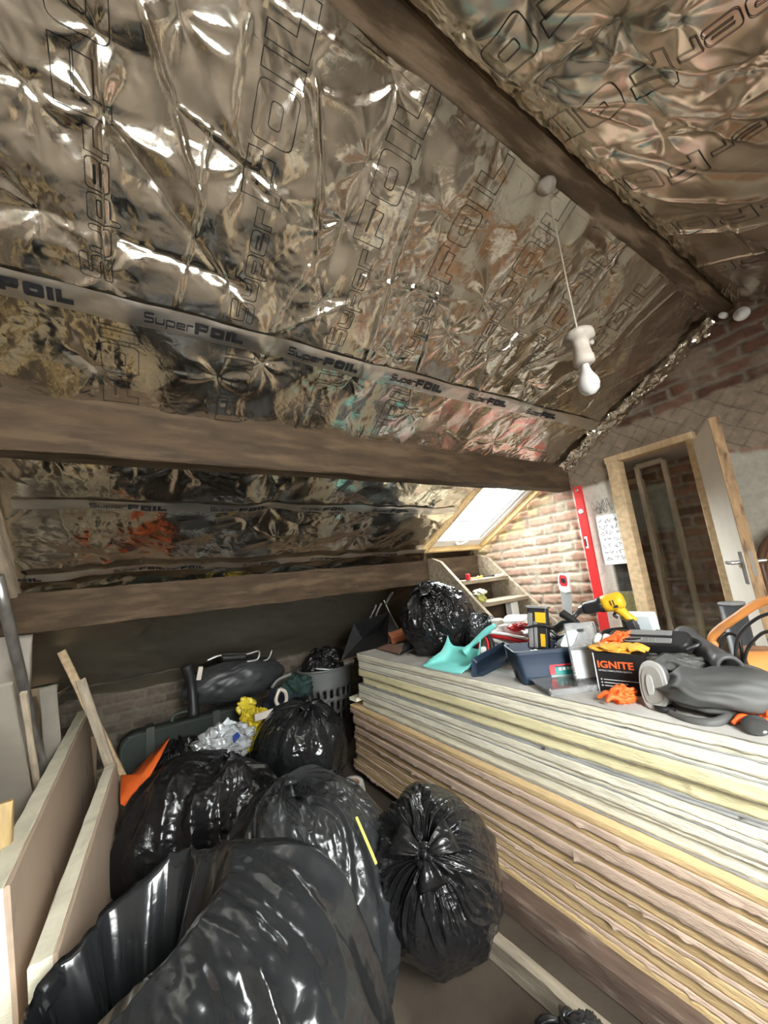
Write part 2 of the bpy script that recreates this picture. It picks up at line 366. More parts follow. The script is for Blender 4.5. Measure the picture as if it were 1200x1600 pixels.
# eaves wall
xx = np.arange(XL, XW + .03, .012); zz = np.arange(0, .95, .012); Xa, Za = np.meshgrid(xx, zz, indexing='ij')
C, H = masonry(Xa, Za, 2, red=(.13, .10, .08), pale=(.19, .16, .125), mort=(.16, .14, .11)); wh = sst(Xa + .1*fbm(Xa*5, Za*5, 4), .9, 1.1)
P = np.stack([Xa, YE - H, Za], -1); struct(link('wall_eaves', grid_mesh('wall_eaves', P, attr=C), M_WALL))
# back wall with an opening added for the fill light
xx = np.arange(XL, XW + .02, .02); zz = np.arange(0, 1.28, .02); Xb, Zb = np.meshgrid(xx, zz, indexing='ij')
C, H = masonry(Xb, Zb, 18, red=(.22, .12, .08), pale=(.36, .27, .2), mort=(.30, .26, .2)); kb = ~((Xb[:-1, :-1] > -.86) & (Xb[:-1, :-1] < .44) & (Zb[:-1, :-1] > .85))
P = np.stack([Xb, YB + H, Zb], -1); struct(link('wall_back', grid_mesh('wall_back', P, kb, attr=C), M_WALL))
# roof decks (behind the foil), with openings for the roof windows
def slab(name, x0, x1, y0, y1, off=.07, th=.05):
    bm = new(); n = RN if y0 > .46 else RN2
    c = [Vector((x, y, roof_z(y))) - n * o for o in (off, off+th) for x, y in ((x0, y0), (x1, y0), (x1, y1), (x0, y1))]
    v = [bm.verts.new(p) for p in c]
    for f in ((0,1,2,3), (7,6,5,4), (0,4,5,1), (1,5,6,2), (2,6,7,3), (3,7,4,0)): bm.faces.new([v[i] for i in f])
    return struct(bm_obj(name, bm, M_GREYWOOD, smooth=False))
slab('ceiling', XL-.1, SKX0-.04, .4701, 4.3); slab('ceiling', SKX0-.04, XW+.6, .4701, SKY0-.04); slab('ceiling', SKX0-.04, XW+.6, SKY1+.04, 4.3); slab('ceiling', SKX1+.05, XW+.6, SKY0-.04, SKY1+.04)
slab('ceiling', XL-.1, 0, -2.5, .46); slab('ceiling', .9, XW+.6, -2.5, .46); slab('ceiling', 0, .9, -2.5, -1.7); slab('ceiling', 0, .9, -.6, .46)

# ------------------------------------------------------------------ foil lining
TACK = []      # (x, t) fixings where the sheet is pinned; t = distance down the slope
def stars(s, t, tacks, seed=0):
    h = np.zeros_like(s); rs = np.random.RandomState(seed)
    for (a, b, amp, rad) in tacks:
        k = rs.randint(3, 6); k2 = rs.randint(7, 12); p1, p2 = rs.rand(2) * 6.28
        m = (np.abs(s - a) < rad * 3.5) & (np.abs(t - b) < rad * 3.5)
        ds = s[m] - a; dt = t[m] - b; r = np.sqrt(ds**2 + dt**2) + 1e-4; th = np.arctan2(dt, ds)
        wob = th + .25 * gn(r*8, th, seed)
        f = 1.5 * (1 - 3.0*np.abs(gn(np.cos(wob)*.9 + p1*7, np.sin(wob)*.9 + p2*5, seed))) + .5 * gn(np.cos(wob)*2.2 + p2*9, np.sin(wob)*2.2 + p1*3, seed+1)
        env = (r / rad) * np.exp(-(r / rad)) * np.exp(-(r/(rad*2.2))**2)
        h[m] += amp * (f * env * 1.1 - 1.1 * np.exp(-r / (rad * .35)))
    return h
def creases(s, t, lines, w=.006):
    h = np.zeros_like(s)
    for (a0, b0, a1, b1, amp, ww) in lines:
        d = np.array([a1-a0, b1-b0]); L = np.linalg.norm(d); d /= L
        u = (s-a0)*d[0] + (t-b0)*d[1]; v = -(s-a0)*d[1] + (t-b0)*d[0] + .004*gn(s*25, t*25, 2)
        e = sst(u, -.02, .04) * sst(L - u, -.02, .04)
        h += amp * e * np.exp(-np.abs(v) / ww)
    return h
class Sheet:
    """a pinned foil sheet on one slope: pos(s, t) gives the point, s = x, t down the slope from the ridge line"""
    def __init__(self, far, tacks, lines, seed, big=.012, mid=.0035, fine=.0012, dirs=(1, 1), sa=.9):
        self.sa = sa
        self.far, self.tacks, self.lines, self.seed, self.b, self.m, self.f, self.d = far, tacks, lines, seed, big, mid, fine, dirs
    def height(self, s, t):
        q = self.seed; wx = s + .05*gn(s*3, t*3, q+40); wy = t + .05*gn(s*3, t*3, q+50)
        h = self.b * (gn(wx*2.6*self.d[0], wy*2.6*self.d[1], q) + .5 * gn(wx*6*self.d[0], wy*5*self.d[1], q+1))
        c1 = crumple(wx*self.d[0] + .03*gn(wx*9, wy*9, q), wy*self.d[1], q+3, .16)
        h += self.m * (c1 - .5) * 1.2
        c2 = crumple(wx*self.d[0], wy*self.d[1] + .02*gn(wx*19, wy*15, q+9), q+5, .055)
        am = sst(gn(s*3.1, t*3.1, q+70), -.15, .35)
        h += self.f * (c2 - .5) * (.35 + 1.6 * am) + self.f * .7 * (1 - 2*np.abs(gn(wx*30*self.d[0], wy*30*self.d[1], q+8))) * am
        h += stars(s, t, self.tacks, q) * self.sa + creases(s, t, self.lines)
        return h
    def pos(self, s, t, off=0):
        s = np.asarray(s, float); t = np.asarray(t, float); h = self.height(s, t) + off
        c = math.cos(math.atan(SL)); sn = math.sin(math.atan(SL))
        if self.far: base = np.stack([s, .522 + t*c, 2.753 - t*sn], -1); n = np.array(RN)
        else: base = np.stack([s, .45 - t*c, 2.78 - t*sn], -1); n = np.array(RN2)
        return base + h[..., None] * n
CS = math.cos(math.atan(SL))
def on_slope(px, py):
    """(s, t) on the far slope seen at a photo position"""
    d = ROT @ np.array([px-600, py-800, F]); P0 = np.array([0, .522, 2.753]); N = np.array([0, SL, 1.])
    k = N @ (P0 - EYE) / (N @ d); p = EYE + d*k; return p[0], (p[1]-.522)/CS
def on_slope2(px, py):
    d = ROT @ np.array([px-600, py-800, F]); P0 = np.array([0, .45, 2.78]); N = np.array([0, -SL, 1.])
    k = N @ (P0 - EYE) / (N @ d); p = EYE + d*k; return p[0], (.45-p[1])/CS
rs = np.random.RandomState(4)
tk = []
for (px, py, a, r) in ((160,180,.016,.10), (165,430,.012,.08), (150,50,.012,.07), (385,265,.014,.10), (540,350,.014,.09), (430,300,.008,.06), (360,450,.010,.07),
                       (505,470,.012,.07), (610,560,.012,.08), (780,225,.014,.10), (575,255,.008,.06), (700,520,.012,.08), (760,470,.01,.09),
                       (810,520,.012,.1), (830,600,.012,.1), (145,575,.012,.07), (410,570,.012,.06), (550,590,.01,.06), (340,590,.01,.07), (890,450,.010,.1),
                       (950,400,.012,.12), (770,690,.01,.1), (640,640,.008,.06), (280,20,.012,.08), (470,120,.01,.08), (620,130,.01,.08), (690,330,.008,.08), (60,330,.012,.08), (40,130,.012,.09)):
    s_, t_ = on_slope(px, py); tk.append((s_, t_, a, r))
ln = []
for (x0,y0,x1,y1,a,w) in ((150,60,160,180,.010,.006), (160,180,165,430,.014,.006), (163,180,350,440,-.010,.012), (220,0,270,160,.012,.004), (270,160,315,320,.010,.004), (315,320,290,420,.008,.003), (290,420,275,480,.008,.003),
                          (330,190,310,330,.006,.003), (270,160,400,260,.006,.004), (165,365,380,450,-.012,.014), (490,100,500,260,.010,.004), (500,260,495,400,.008,.004), (495,400,420,520,.008,.003),
                          (430,520,640,430,.005,.004), (640,620,690,440,.008,.003), (560,590,690,380,.006,.003), (510,520,590,400,.006,.003), (720,470,560,430,.005,.003),
                          (620,440,700,470,.006,.003), (860,560,990,360,.008,.006), (740,620,900,400,.006,.006), (880,610,1040,440,.008,.006), (940,560,1060,450,.006,.006), (700,600,820,450,.006,.006),
                          (360,215,390,10,.006,.005), (655,300,560,590,.006,.005)):
    a0 = on_slope(x0, y0); a1 = on_slope(x1, y1); ln.append((*a0, *a1, a*1.35, w*1.15))
for k in range(46):
    a = rs.uniform(1.3, 2.75); b = rs.uniform(0, .75); l = rs.uniform(.15, .5); q_ = rs.uniform(-.25, .25)
    ln.append((a, b, a - l*math.cos(.85 + q_), b + l*math.sin(.85 + q_), rs.uniform(-.009, .009), rs.uniform(.005, .014)))
for k in range(34):
    a = rs.uniform(-.6, 2.5); b = rs.uniform(.05, 1.1); an = rs.choice([rs.uniform(-.5, .5), rs.uniform(1.1, 2.0), rs.uniform(1.1, 2.0)]); l = rs.uniform(.12, .4)
    ln.append((a, b, a + l*math.cos(an), b + l*math.sin(an), rs.uniform(-.007, .009), rs.uniform(.0025, .008)))
up = Sheet(True, tk, ln, 1, big=.017, mid=.0075, fine=.0014)
tk2 = [(rs.uniform(-1.2, 2.0), rs.uniform(1.32, 2.15), rs.uniform(.008, .016), rs.uniform(.06, .13)) for k in range(26)]
ln2 = []
for k in range(26):
    a = rs.uniform(-1.1, 1.9); b = rs.uniform(1.25, 2.1); an = rs.uniform(-.9, .9) + (PI if k % 2 else 0); l = rs.uniform(.15, .4)
    ln2.append((a, b, a + l*math.cos(an), b + l*math.sin(an), rs.uniform(-.012, .012), rs.uniform(.004, .012)))
low = Sheet(True, tk2, ln2, 12, big=.018, mid=.009, fine=.0022)
tk3 = []; ln3 = []
ln3 += [(a_, b_, a_ + l_*math.cos(q_), b_ + l_*math.sin(q_), am_, w_) for a_, b_, l_, q_, am_, w_ in [(rs.uniform(.4, 2.6), rs.uniform(0, .6), rs.uniform(.2, .6), rs.uniform(-.35, .35), rs.uniform(-.010, .010), rs.uniform(.008, .02)) for k in range(26)]]
for (px, py, a, r) in ((835,130,.018,.09), (960,60,.022,.09), (1035,210,.014,.08), (1140,180,.014,.10), (955,240,.012,.07), (700,60,.012,.07), (1060,30,.01,.07), (900,300,.01,.08), (1100,330,.01,.1), (1180,100,.014,.08), (820,20,.012,.07)):
    s_, t_ = on_slope2(px, py); tk3.append((s_, t_, a, r))
for (x0,y0,x1,y1,a,w) in ((835,130,960,60,-.016,.01), (960,60,1060,0,-.016,.01), (835,130,1000,200,.01,.008), (850,150,1200,185,.012,.012), (880,110,1200,120,-.012,.012), (1030,210,1140,180,.010,.01),
                          (1000,150,1200,230,.01,.01), (1030,370,1200,350,.012,.006), (860,60,1100,140,.01,.01), (1080,420,1200,400,.008,.006), (930,230,1200,280,-.01,.012), (1000,300,1200,310,.01,.008)):
    a0 = on_slope2(x0, y0); a1 = on_slope2(x1, y1); ln3.append((*a0, *a1, a, w))
rt = Sheet(False, tk3, ln3, 23, big=.026, mid=.0035, fine=.0005, dirs=(.45, 1.35), sa=.6)

def sheet_mesh(name, sh, s0, s1, t0, t1, st, m, parent, cut=None):
    ss = np.arange(s0, s1+st, st); tt = np.arange(t0, t1+st, st); Sg, Tg = np.meshgrid(ss, tt, indexing='ij')
    keep = None
    if cut:
        cs = Sg[:-1, :-1] + st/2; ct = Tg[:-1, :-1] + st/2; keep = ~((cs > cut[0]) & (cs < cut[1]) & (ct > cut[2]) & (ct < cut[3]))
    return link(name, grid_mesh(name, sh.pos(Sg, Tg), keep), m, parent)
T_P = (1.60-.522)/CS           # where the sheet meets the purlin
skc = (SKX0-.03, XW+.1, (SKY0-.522)/CS-.03, (SKY1-.522)/CS+.03)
f_up = thing('foil_insulation_sheet', 'large crinkled silver foil insulation sheet lining the slope between ridge beam and purlin', 'foil insulation', (1, 1, 2.5))
f_low = thing('foil_insulation_sheet', 'crinkled dark silver foil insulation between the purlin and lower beam, beside the roof window', 'foil insulation', (1, 2, 2))
f_rt = thing('foil_insulation_sheet', 'crinkled silver foil insulation sheet on the slope right of the ridge beam', 'foil insulation', (1, 0, 2.5))
f_ev = thing('foil_insulation_sheet', 'dull dark foil sheet under the lower beam down to the eaves wall', 'foil insulation', (1, 3.5, 1.2))
for f, a in ((f_up, 0), (f_low, 0), (f_rt, 0), (f_ev, 0)): f.location = (0, 0, 0)
sheet_mesh('foil_sheet', up, XL, XW-.01, 0, T_P, .005, M_FOIL, f_up)
sheet_mesh('foil_sheet', low, XL, XW-.01, T_P, 2.42, .0075, M_FOIL, f_low, skc)
sheet_mesh('foil_sheet', rt, .3, XW-.02, 0, .75, .0055, M_FOILS, f_rt)
sheet_mesh('foil_sheet_rear', rt, XL+.03, .3, 0, 3.2, .02, M_FOIL, f_rt, (0, .9, 1.19, 2.45))
sheet_mesh('foil_sheet_rear', rt, .3, XW-.05, .74, 3.2, .02, M_FOIL, f_rt, (0, .9, 1.19, 2.45))
ev = Sheet(True, [(x, 3.0, .02, .12) for x in (-.6, .1, .8, 1.5)], [], 31, big=.022, mid=.01, fine=.002)
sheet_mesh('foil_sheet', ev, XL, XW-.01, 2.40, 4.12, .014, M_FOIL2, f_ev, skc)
# ------------------------------------------------------------------ timber
def plank(name, p0, p1, w, h, m, parent=None, up=(0, 0, 1), amp=.003, ch=.004, seed=1, tex=True, N=None, twist=0):
    """board from p0 to p1 (centre line), w across, h along 'up'; rough-sawn faces, chamfered arrises"""
    p0 = Vector(p0); p1 = Vector(p1); L = (p1 - p0).length; x = (p1 - p0).normalized(); z = Vector(up); z = (z - x*z.dot(x)).normalized(); y = z.cross(x)
    c = min(ch, w/3, h/3); a, b = w/2, h/2
    prof = [(a-c, -b), (a, -b+c), (a, 0), (a, b-c), (a-c, b), (0, b), (-a+c, b), (-a, b-c), (-a, 0), (-a, -b+c), (-a+c, -b), (0, -b)]
    n = N or max(3, int(L / .05)); bm = new(); rings = []; rr = random.Random(seed)
    for i in range(n + 1):
        xx = L * i / n; ring = []
        for j, (u, v) in enumerate(prof):
            k = amp * float(gn(xx*7 + j*1.7, seed*3.1 + j, seed)); k2 = amp * float(gn(xx*5, j*2.3 + seed, seed+5))
            ring.append(bm.verts.new((xx - L/2 + (amp * rr.uniform(-1, 1) if i in (0, n) else 0), u + k, v + k2)))
        rings.append(ring)
    q = len(prof)
    for i in range(n):
        for j in range(q): bm.faces.new((rings[i][j], rings[i+1][j], rings[i+1][(j+1) % q], rings[i][(j+1) % q]))
    bm.faces.new(rings[0]); bm.faces.new(rings[-1][::-1])
    o = bm_obj(name, bm, m, parent, smooth=False)
    mm = Matrix((x, y, z)).transposed().to_4x4(); mm.translation = (p0 + p1) / 2; o.matrix_world = mm if parent is None else parent.matrix_basis.inverted() @ mm
    return o
def tag(o, label, cat, group=None, kind=None): return setp(o, label, cat, group, kind)
tag(plank('ridge_beam', (XL, .482, 2.845), (XW-.01, .482, 2.845), .088, .185, M_RIDGE, amp=.004, seed=3), 'long dark timber ridge beam running under the roof apex, foil on both sides', 'beam')
tag(plank('purlin_beam', (XL, 1.592, 2.128), (XW-.01, 1.592, 2.128), .10, .238, M_BEAM, amp=.005, seed=5, ch=.006), 'thick dark brown timber purlin crossing the view below the foil', 'beam')
tag(plank('lower_beam', (-.80, 2.56, 1.512), (2.07, 2.56, 1.512), .07, .195, M_BEAM, amp=.005, seed=9, ch=.005), 'brown timber beam low at the eaves, ending at the steps', 'beam')
tag(plank('sloping_strut', (-.52, 2.62, 1.60), (-.47, 1.72, 2.02), .07, .10, M_GREYWOOD, seed=12), 'short grey timber strut sloping under the foil at far left', 'strut')

# ------------------------------------------------------------------ lettering
def text_geo(body, size, bold=0, fill=True, space=1.0, shear=0):
    c = bpy.data.curves.new('t', 'FONT'); c.body = body; c.size = size; c.offset = bold * size; c.fill_mode = 'FRONT' if fill else 'NONE'
    c.space_character = space; c.shear = shear; c.resolution_u = 4
    o = bpy.data.objects.new('t', c); COL.objects.link(o); bpy.context.view_layer.update()
    me = bpy.data.meshes.new_from_object(o.evaluated_get(bpy.context.evaluated_depsgraph_get()))
    bpy.data.objects.remove(o); bpy.data.curves.remove(c); return me
def subdiv(bm, L):
    for _ in range(6):
        es = [e for e in bm.edges if e.calc_length() > L]
        if not es: break
        bmesh.ops.subdivide_edges(bm, edges=es, cuts=1); 
        if bm.faces: bmesh.ops.triangulate(bm, faces=[f for f in bm.faces if len(f.verts) > 3])
def text_part(name, strings, mapfn, m, parent, cut=.012):
    """strings: (body, size, x0, y0, sx, bold) filled glyphs laid on a surface by mapfn(u, v)"""
    V = []; Fc = []
    for body, size, x0, y0, sx, bold in strings:
        me = text_geo(body, size, bold); bm = new(); bm.from_mesh(me); subdiv(bm, cut); bm.verts.ensure_lookup_table()
        k = len(V); V += [(x0 + v.co.x*sx, y0 + v.co.y) for v in bm.verts]; Fc += [[k + v.index for v in f.verts] for f in bm.faces]; bm.free()
        bpy.data.meshes.remove(me)
    if not V: return None
    V = np.array(V); P = mapfn(V[:, 0], V[:, 1]); me = bpy.data.meshes.new(name); me.from_pydata([tuple(p) for p in P], [], Fc)
    return link(name, me, m, parent, smooth=False)
def glyph(ch, t):
    """squarish wide letters: list of closed outlines in a unit-wide cell"""
    h = .375; G = {
     'S': [[(0,0),(1,0),(1,h+t/2),(t,h+t/2),(t,2*h-t),(1,2*h-t),(1,2*h),(0,2*h),(0,h-t/2),(1-t,h-t/2),(1-t,t),(0,t)]],
     'u': [[(0,.5),(0,0),(1,0),(1,.5),(1-t,.5),(1-t,t),(t,t),(t,.5)]],
     'p': [[(0,-.22),(t,-.22),(t,0),(1,0),(1,.5),(0,.5)], [(t,t),(1-t,t),(1-t,.5-t),(t,.5-t)]],
     'e': [[(0,0),(1,0),(1,t),(t,t),(t,.25-t*.4),(1,.25-t*.4),(1,.5),(0,.5)], [(t,.25+t*.4),(1-t,.25+t*.4),(1-t,.5-t),(t,.5-t)]],
     'r': [[(0,0),(t,0),(t,.5-t),(.75,.5-t),(.75,.5),(0,.5)]],
     'F': [[(0,0),(t,0),(t,h-t/2),(.85,h-t/2),(.85,h+t/2),(t,h+t/2),(t,2*h-t),(.95,2*h-t),(.95,2*h),(0,2*h)]],
     'O': [[(0,0),(1,0),(1,2*h),(0,2*h)], [(t,t),(1-t,t),(1-t,2*h-t),(t,2*h-t)]],
     'I': [[(0,0),(t*1.1,0),(t*1.1,2*h),(0,2*h)]],
     'L': [[(0,0),(.9,0),(.9,t),(t,t),(t,2*h),(0,2*h)]]}
    W_ = {'I': t*1.1 + .12, 'r': .85, 'L': 1.0}
    out = []
    for k, P in enumerate(G[ch]):
        r = (.16 if ch in 'SuepO' else .0) * (1 if k == 0 else .45)
        if r:
            Q = []
            for i, p in enumerate(P):
                a, b = Vector(P[i-1]), Vector(P[(i+1) % len(P)]); p = Vector(p); da = (a-p); db = (b-p); rr_ = min(r, da.length*.48, db.length*.48)
                pa = p + da.normalized()*rr_; pb = p + db.normalized()*rr_
                for q in (0, .25, .5, .75, 1): Q.append(tuple(pa*(1-q)**2 + p*2*q*(1-q) + pb*q*q))
            P = Q
        out.append(P)
    return out, W_.get(ch, 1.13)
def glyph_run(txt, w, h, x0, y0, t):
    """placed outlines of a word: cell width w, scale h for unit height"""
    res = []; x = x0
    for ch in txt:
        O_, adv = glyph(ch, t); res += [[[(x + p[0]*w, y0 + p[1]*h) for p in P] for P in O_]]; x += adv * w
    return res, x
def outline_part(name, glyphs, mapfn, m, parent, lw=.0017, cut=.01):
    V = []; Fc = []
    for gl in glyphs:
        for P in gl:
            for i in range(len(P)):
                a, b = Vector((*P[i], 0)), Vector((*P[(i+1) % len(P)], 0)); L_ = (b - a).length
                if L_ < 1e-6: continue
                d = (b - a) / L_; n = Vector((-d.y, d.x, 0)) * lw/2; k = max(1, int(math.ceil(L_/cut))); a = a - d*lw*.4; b = b + d*lw*.4; i0 = len(V)
                for j in range(k + 1):
                    q = a.lerp(b, j/k); V += [(q.x - n.x, q.y - n.y), (q.x + n.x, q.y + n.y)]
                for j in range(k): Fc.append((i0+2*j, i0+2*j+2, i0+2*j+3, i0+2*j+1))
    V = np.array(V); P = mapfn(V[:, 0], V[:, 1]); me = bpy.data.meshes.new(name); me.from_pydata([tuple(p) for p in P], [], Fc)
    return link(name, me, m, parent, smooth=False)
def filled_part(name, glyphs, mapfn, m, parent, cut=.012):
    V = []; Fc = []
    for gl in glyphs:
        bm = new()
        for P in gl:
            vs = [bm.verts.new((*p, 0)) for p in P]
            for i in range(len(vs)): bm.edges.new((vs[i], vs[(i+1) % len(vs)]))
        bmesh.ops.triangle_fill(bm, use_beauty=True, use_dissolve=False, edges=bm.edges[:], normal=(0, 0, 1)); subdiv(bm, cut); bm.verts.ensure_lookup_table()
        k = len(V); V += [(v.co.x, v.co.y) for v in bm.verts]; Fc += [[k + v.index for v in f.verts] for f in bm.faces]; bm.free()
    V = np.array(V); P = mapfn(V[:, 0], V[:, 1]); me = bpy.data.meshes.new(name); me.from_pydata([tuple(p) for p in P], [], Fc)
    return link(name, me, m, parent, smooth=False)
def flat_map(o, xd, yd):
    o = np.array(o, float); xd = np.array(Vector(xd).normalized()); yd = np.array(Vector(yd).normalized())
    return lambda u, v: o + np.asarray(u)[:, None] * xd + np.asarray(v)[:, None] * yd

# large outlined lettering printed on the foil, reading up the slope
_g1, _x = glyph_run('Super', .062, .095, 0, .008, .20); _g2, _x2 = glyph_run('FOIL', .108, .135, _x + .012, 0, .27)
BIG = _g1 + _g2; BIG5 = [[[(p[0] - _x - .012 , p[1]) for p in P] for P in g] for g in _g2]
def col_map(sh, s0, t0):
    # u runs toward the ridge (-t), v runs toward -s on the far slope and +s on the near slope
    sg = -1 if sh.far else 1
    return lambda u, v: sh.pos(s0 + sg * np.asarray(v), t0 - np.asarray(u), .0018)
for (s0, t0) in ((-.055, .73), (.33, .74), (.67, .73), (.985, .74), (1.32, .73), (1.68, .73), (2.04, .74), (-.50, .73)):
    outline_part('printed_lettering', BIG, col_map(up, s0, t0), M_INK, f_up)
for (s0, t0) in ((.0, 1.17), (.36, 1.18), (.72, 1.16), (1.08, 1.17), (-.36, 1.17)):
    outline_part('printed_lettering', BIG5, lambda u, v, f=col_map(up, s0, t0 - .02): f(u, v), M_INK, f_up)
for (s0, t0) in ((-.02, 1.62), (.30, 1.63), (.64, 1.62), (1.0, 1.63), (1.36, 1.62), (1.70, 1.63)):
    outline_part('printed_lettering', BIG5, lambda u, v, f=col_map(low, s0, t0): f(u, v * .75), M_INK, f_low)
for (s0, t0) in ((.70, .62), (1.0, .68), (1.36, .64), (1.75, .66), (2.2, .6)):
    outline_part('printed_lettering', BIG, col_map(rt, s0, t0), M_INK, f_rt, lw=.002)

# ------------------------------------------------------------------ joint tapes with printed name
def tape(sh, tc, w, s0, s1, starts, k, label, off=.007, ln=.30, seed=0, wob=.006):
    f = thing('foil_joint_tape', label, 'foil tape')
    def tp(s, v): # v: -.5..+.5 across, up positive toward the ridge
        s = np.asarray(s, float); v = np.asarray(v, float); t = tc - v * w + wob * gn(s*2.2, 0*s, 60+seed)
        ss = np.asarray(s); h = sum(sh.height(ss + a, t + b) for a, b in ((0, 0), (.03, 0), (-.03, 0), (0, .02), (0, -.02))) / 5
        h = h + off + .004 * gn(s*9, v*1.3, 70+seed) + .0006 * gn(s*35, v*6, 77) + .002 * (1 - np.abs(2*v)**4)
        c = math.cos(math.atan(SL)); sn = math.sin(math.atan(SL))
        return np.stack([s, .522 + t*c, 2.753 - t*sn], -1) + h[..., None] * np.array(RN)
    ss = np.arange(s0, s1, .006); vv = np.linspace(-.5, .5, 15); Sg, Vg = np.meshgrid(ss, vv, indexing='ij')
    link('tape_strip', grid_mesh('tape_strip', tp(Sg, Vg)), M_TAPE, f)
    mp = lambda u, v: tp(u, v) + .0032 * np.array(RN)
    gl = []
    for a in starts:
        g1, x1 = glyph_run('Super', .0255*ln/.3, .044*k, a, -.016*k, .13); g2, x2 = glyph_run('FOIL', .042*ln/.3, .048*k, x1 + .002, -.018*k, .30); gl += g1 + g2
    if gl: filled_part('printed_lettering', gl, lambda u, v: mp(u, v / w), M_INK, f, cut=.008)
    return f
tape(up, .798, .075, XL+.1, 2.62, (-.90, -.445, .013, .466, .927, 1.40, 1.86), 1.0, 'printed silver joint tape running across the big foil sheet above the purlin', off=.010)
tape(low, 1.703, .065, -.42, 2.0, (-.174, .306, .782, 1.26), .95, 'printed silver joint tape on the lower foil sheet just above the steps end', seed=4)
tape(low, 2.215, .055, -.44, 2.02, (-.62, -.10, .10, .55, 1.0, 1.5), .75, 'bright printed tape edge lying along the top of the lower beam', seed=8, off=.02, ln=.24)
tape(ev, 3.865, .05, XL+.1, .62, (), .6, 'thin shiny tape line low on the dull foil near the eaves wall', seed=12)
# crinkled foil edge hanging along the gable
ss = np.arange(.02, 1.22, .006); vv = np.linspace(0, 1, 16); Sg, Vg = np.meshgrid(ss, vv, indexing='ij')
c_ = CS; s_ = SL * CS
Xf = 2.735 - .10 * Vg + .02*gn(Sg*9, Vg*2, 5); dn = .040 * np.sin((1-Vg) * 1.6) + .022*fbm(Sg*20, Vg*5, 6, 3) + .010*crumple(Sg, Vg*.1, 8, .03) + .006
P = np.stack([Xf, .522 + Sg*c_, 2.753 - Sg*s_], -1) + dn[..., None] * np.array(RN)
link('foil_edge_flap', grid_mesh('foil_edge_flap', P), M_FOIL, f_up)
# torn foil edges curling over the purlin
ss = np.arange(-.9, 2.7, .006); vv = np.linspace(0, 1, 10); Sg, Vg = np.meshgrid(ss, vv, indexing='ij')
P = np.stack([Sg, 1.541 - .012*Vg + .012*fbm(Sg*9, Vg*2, 16, 4) * Vg, 2.262 - (.018 + .016*fbm(Sg*7, 0*Sg, 18, 4)) * Vg], -1)
link('foil_edge_flap', grid_mesh('foil_edge_flap', P), M_TAPE, f_up)
for yv, sg, nm in ((.532, 1, f_up), (.430, -1, f_rt), (.405, -1, f_rt)):
    ss = np.arange(.2, 2.7, .005); Sg, Vg = np.meshgrid(ss, vv, indexing='ij')
    P = np.stack([Sg, yv + sg*(.004 + .02*(1-Vg)) + .008*fbm(Sg*14, Vg*2, 26, 3), 2.752 + .03*(1-Vg) - (.012 + .012*fbm(Sg*9, 0*Sg, 28, 4)) * Vg], -1)
    link('foil_edge_flap', grid_mesh('foil_edge_flap', P), M_FOIL, nm)

# ------------------------------------------------------------------ roof window
cy0 = (SKY0 + SKY1) / 2; wl = (SKY1 - SKY0) / CS; ww = SKX1 - SKX0
MW = frame(Vector(((SKX0+SKX1)/2, cy0, roof_z(cy0))) - RN*.03, (1, 0, 0), RN)
def ring(bm, w, l, t, z0, z1, M):
    for c, s in (((-(w-t)/2, 0), (t, l)), (((w-t)/2, 0), (t, l)), ((0, -(l-t)/2), (w-2*t, t)), ((0, (l-t)/2), (w-2*t, t))):
        box(bm, (c[0], c[1], (z0+z1)/2), (s[0], s[1], z1-z0), M=M)
win = thing('window_1', None, None); win['kind'] = 'structure'
bm = new(); ring(bm, ww+.02, wl+.02, .022, -.10, .055, MW); bm_obj('window_lining', bm, M_PINE, win, smooth=False)
bm = new(); ring(bm, ww-.024, wl-.024, .05, -.11, .015, MW); bm_obj('window_frame', bm, M_WHITEW, win, smooth=False, bev=.004)
bm = new(); ring(bm, ww-.11, wl-.11, .035, -.10, .0, MW); ring(bm, ww-.18, wl-.18, .012, -.10, -.02, MW); box(bm, (0, -wl/2+.075, .0), (ww-.12, .05, .03), M=MW)
sash = bm_obj('sash', bm, M_WHITEW, win, smooth=False, bev=.004)
bm = new(); box(bm, (0, 0, -.085), (ww-.16, wl-.16, .006), M=MW); bm_obj('window_pane', bm, M_GLASS, win, smooth=False)
bm = new(); box(bm, (-.02, -wl/2+.075, .028), (.03, .016, .02), M=MW); tube(bm, [MW @ Vector(p) for p in ((-.03, -wl/2+.075, .04), (.01, -wl/2+.085, .045), (.07, -wl/2+.115, .04))], .006, n=8)
bm_obj('window_handle', bm, M_WHITEW, sash)
# slate roof of the house behind, seen through the pane
m = mat('slate_roof', (.022, .024, .028), .55, var=.5, vscale=1.5, bump=.3, bscale=3)
nr = thing('neighbouring_roof', 'pale slate roof of the house behind, seen through the roof window', 'roof')
bm = new()
for k in range(8): box(bm, (5.0, 5.5 + k*.34, 1.25 + k*.247), (12, .43, .03), rot=Matrix.Rotation(math.radians(33), 3, 'X'))
bm_obj('slate_courses', bm, m, nr, smooth=False)
bm = new(); box(bm, (5.0, 5.25, 1.0), (12, .12, .10)); cyl(bm, (-1, 8.1, 3.1), (11, 8.1, 3.1), .1, n=12); bm_obj('ridge_and_gutter', bm, mat('lead_grey', (.35, .37, .4), .5), nr, smooth=False)
bm = new(); box(bm, (5.0, 6.9, .45), (12, 3.0, .9)); bm_obj('house_wall', bm, mat('house_wall', (.3, .2, .15), .9), nr, smooth=False)

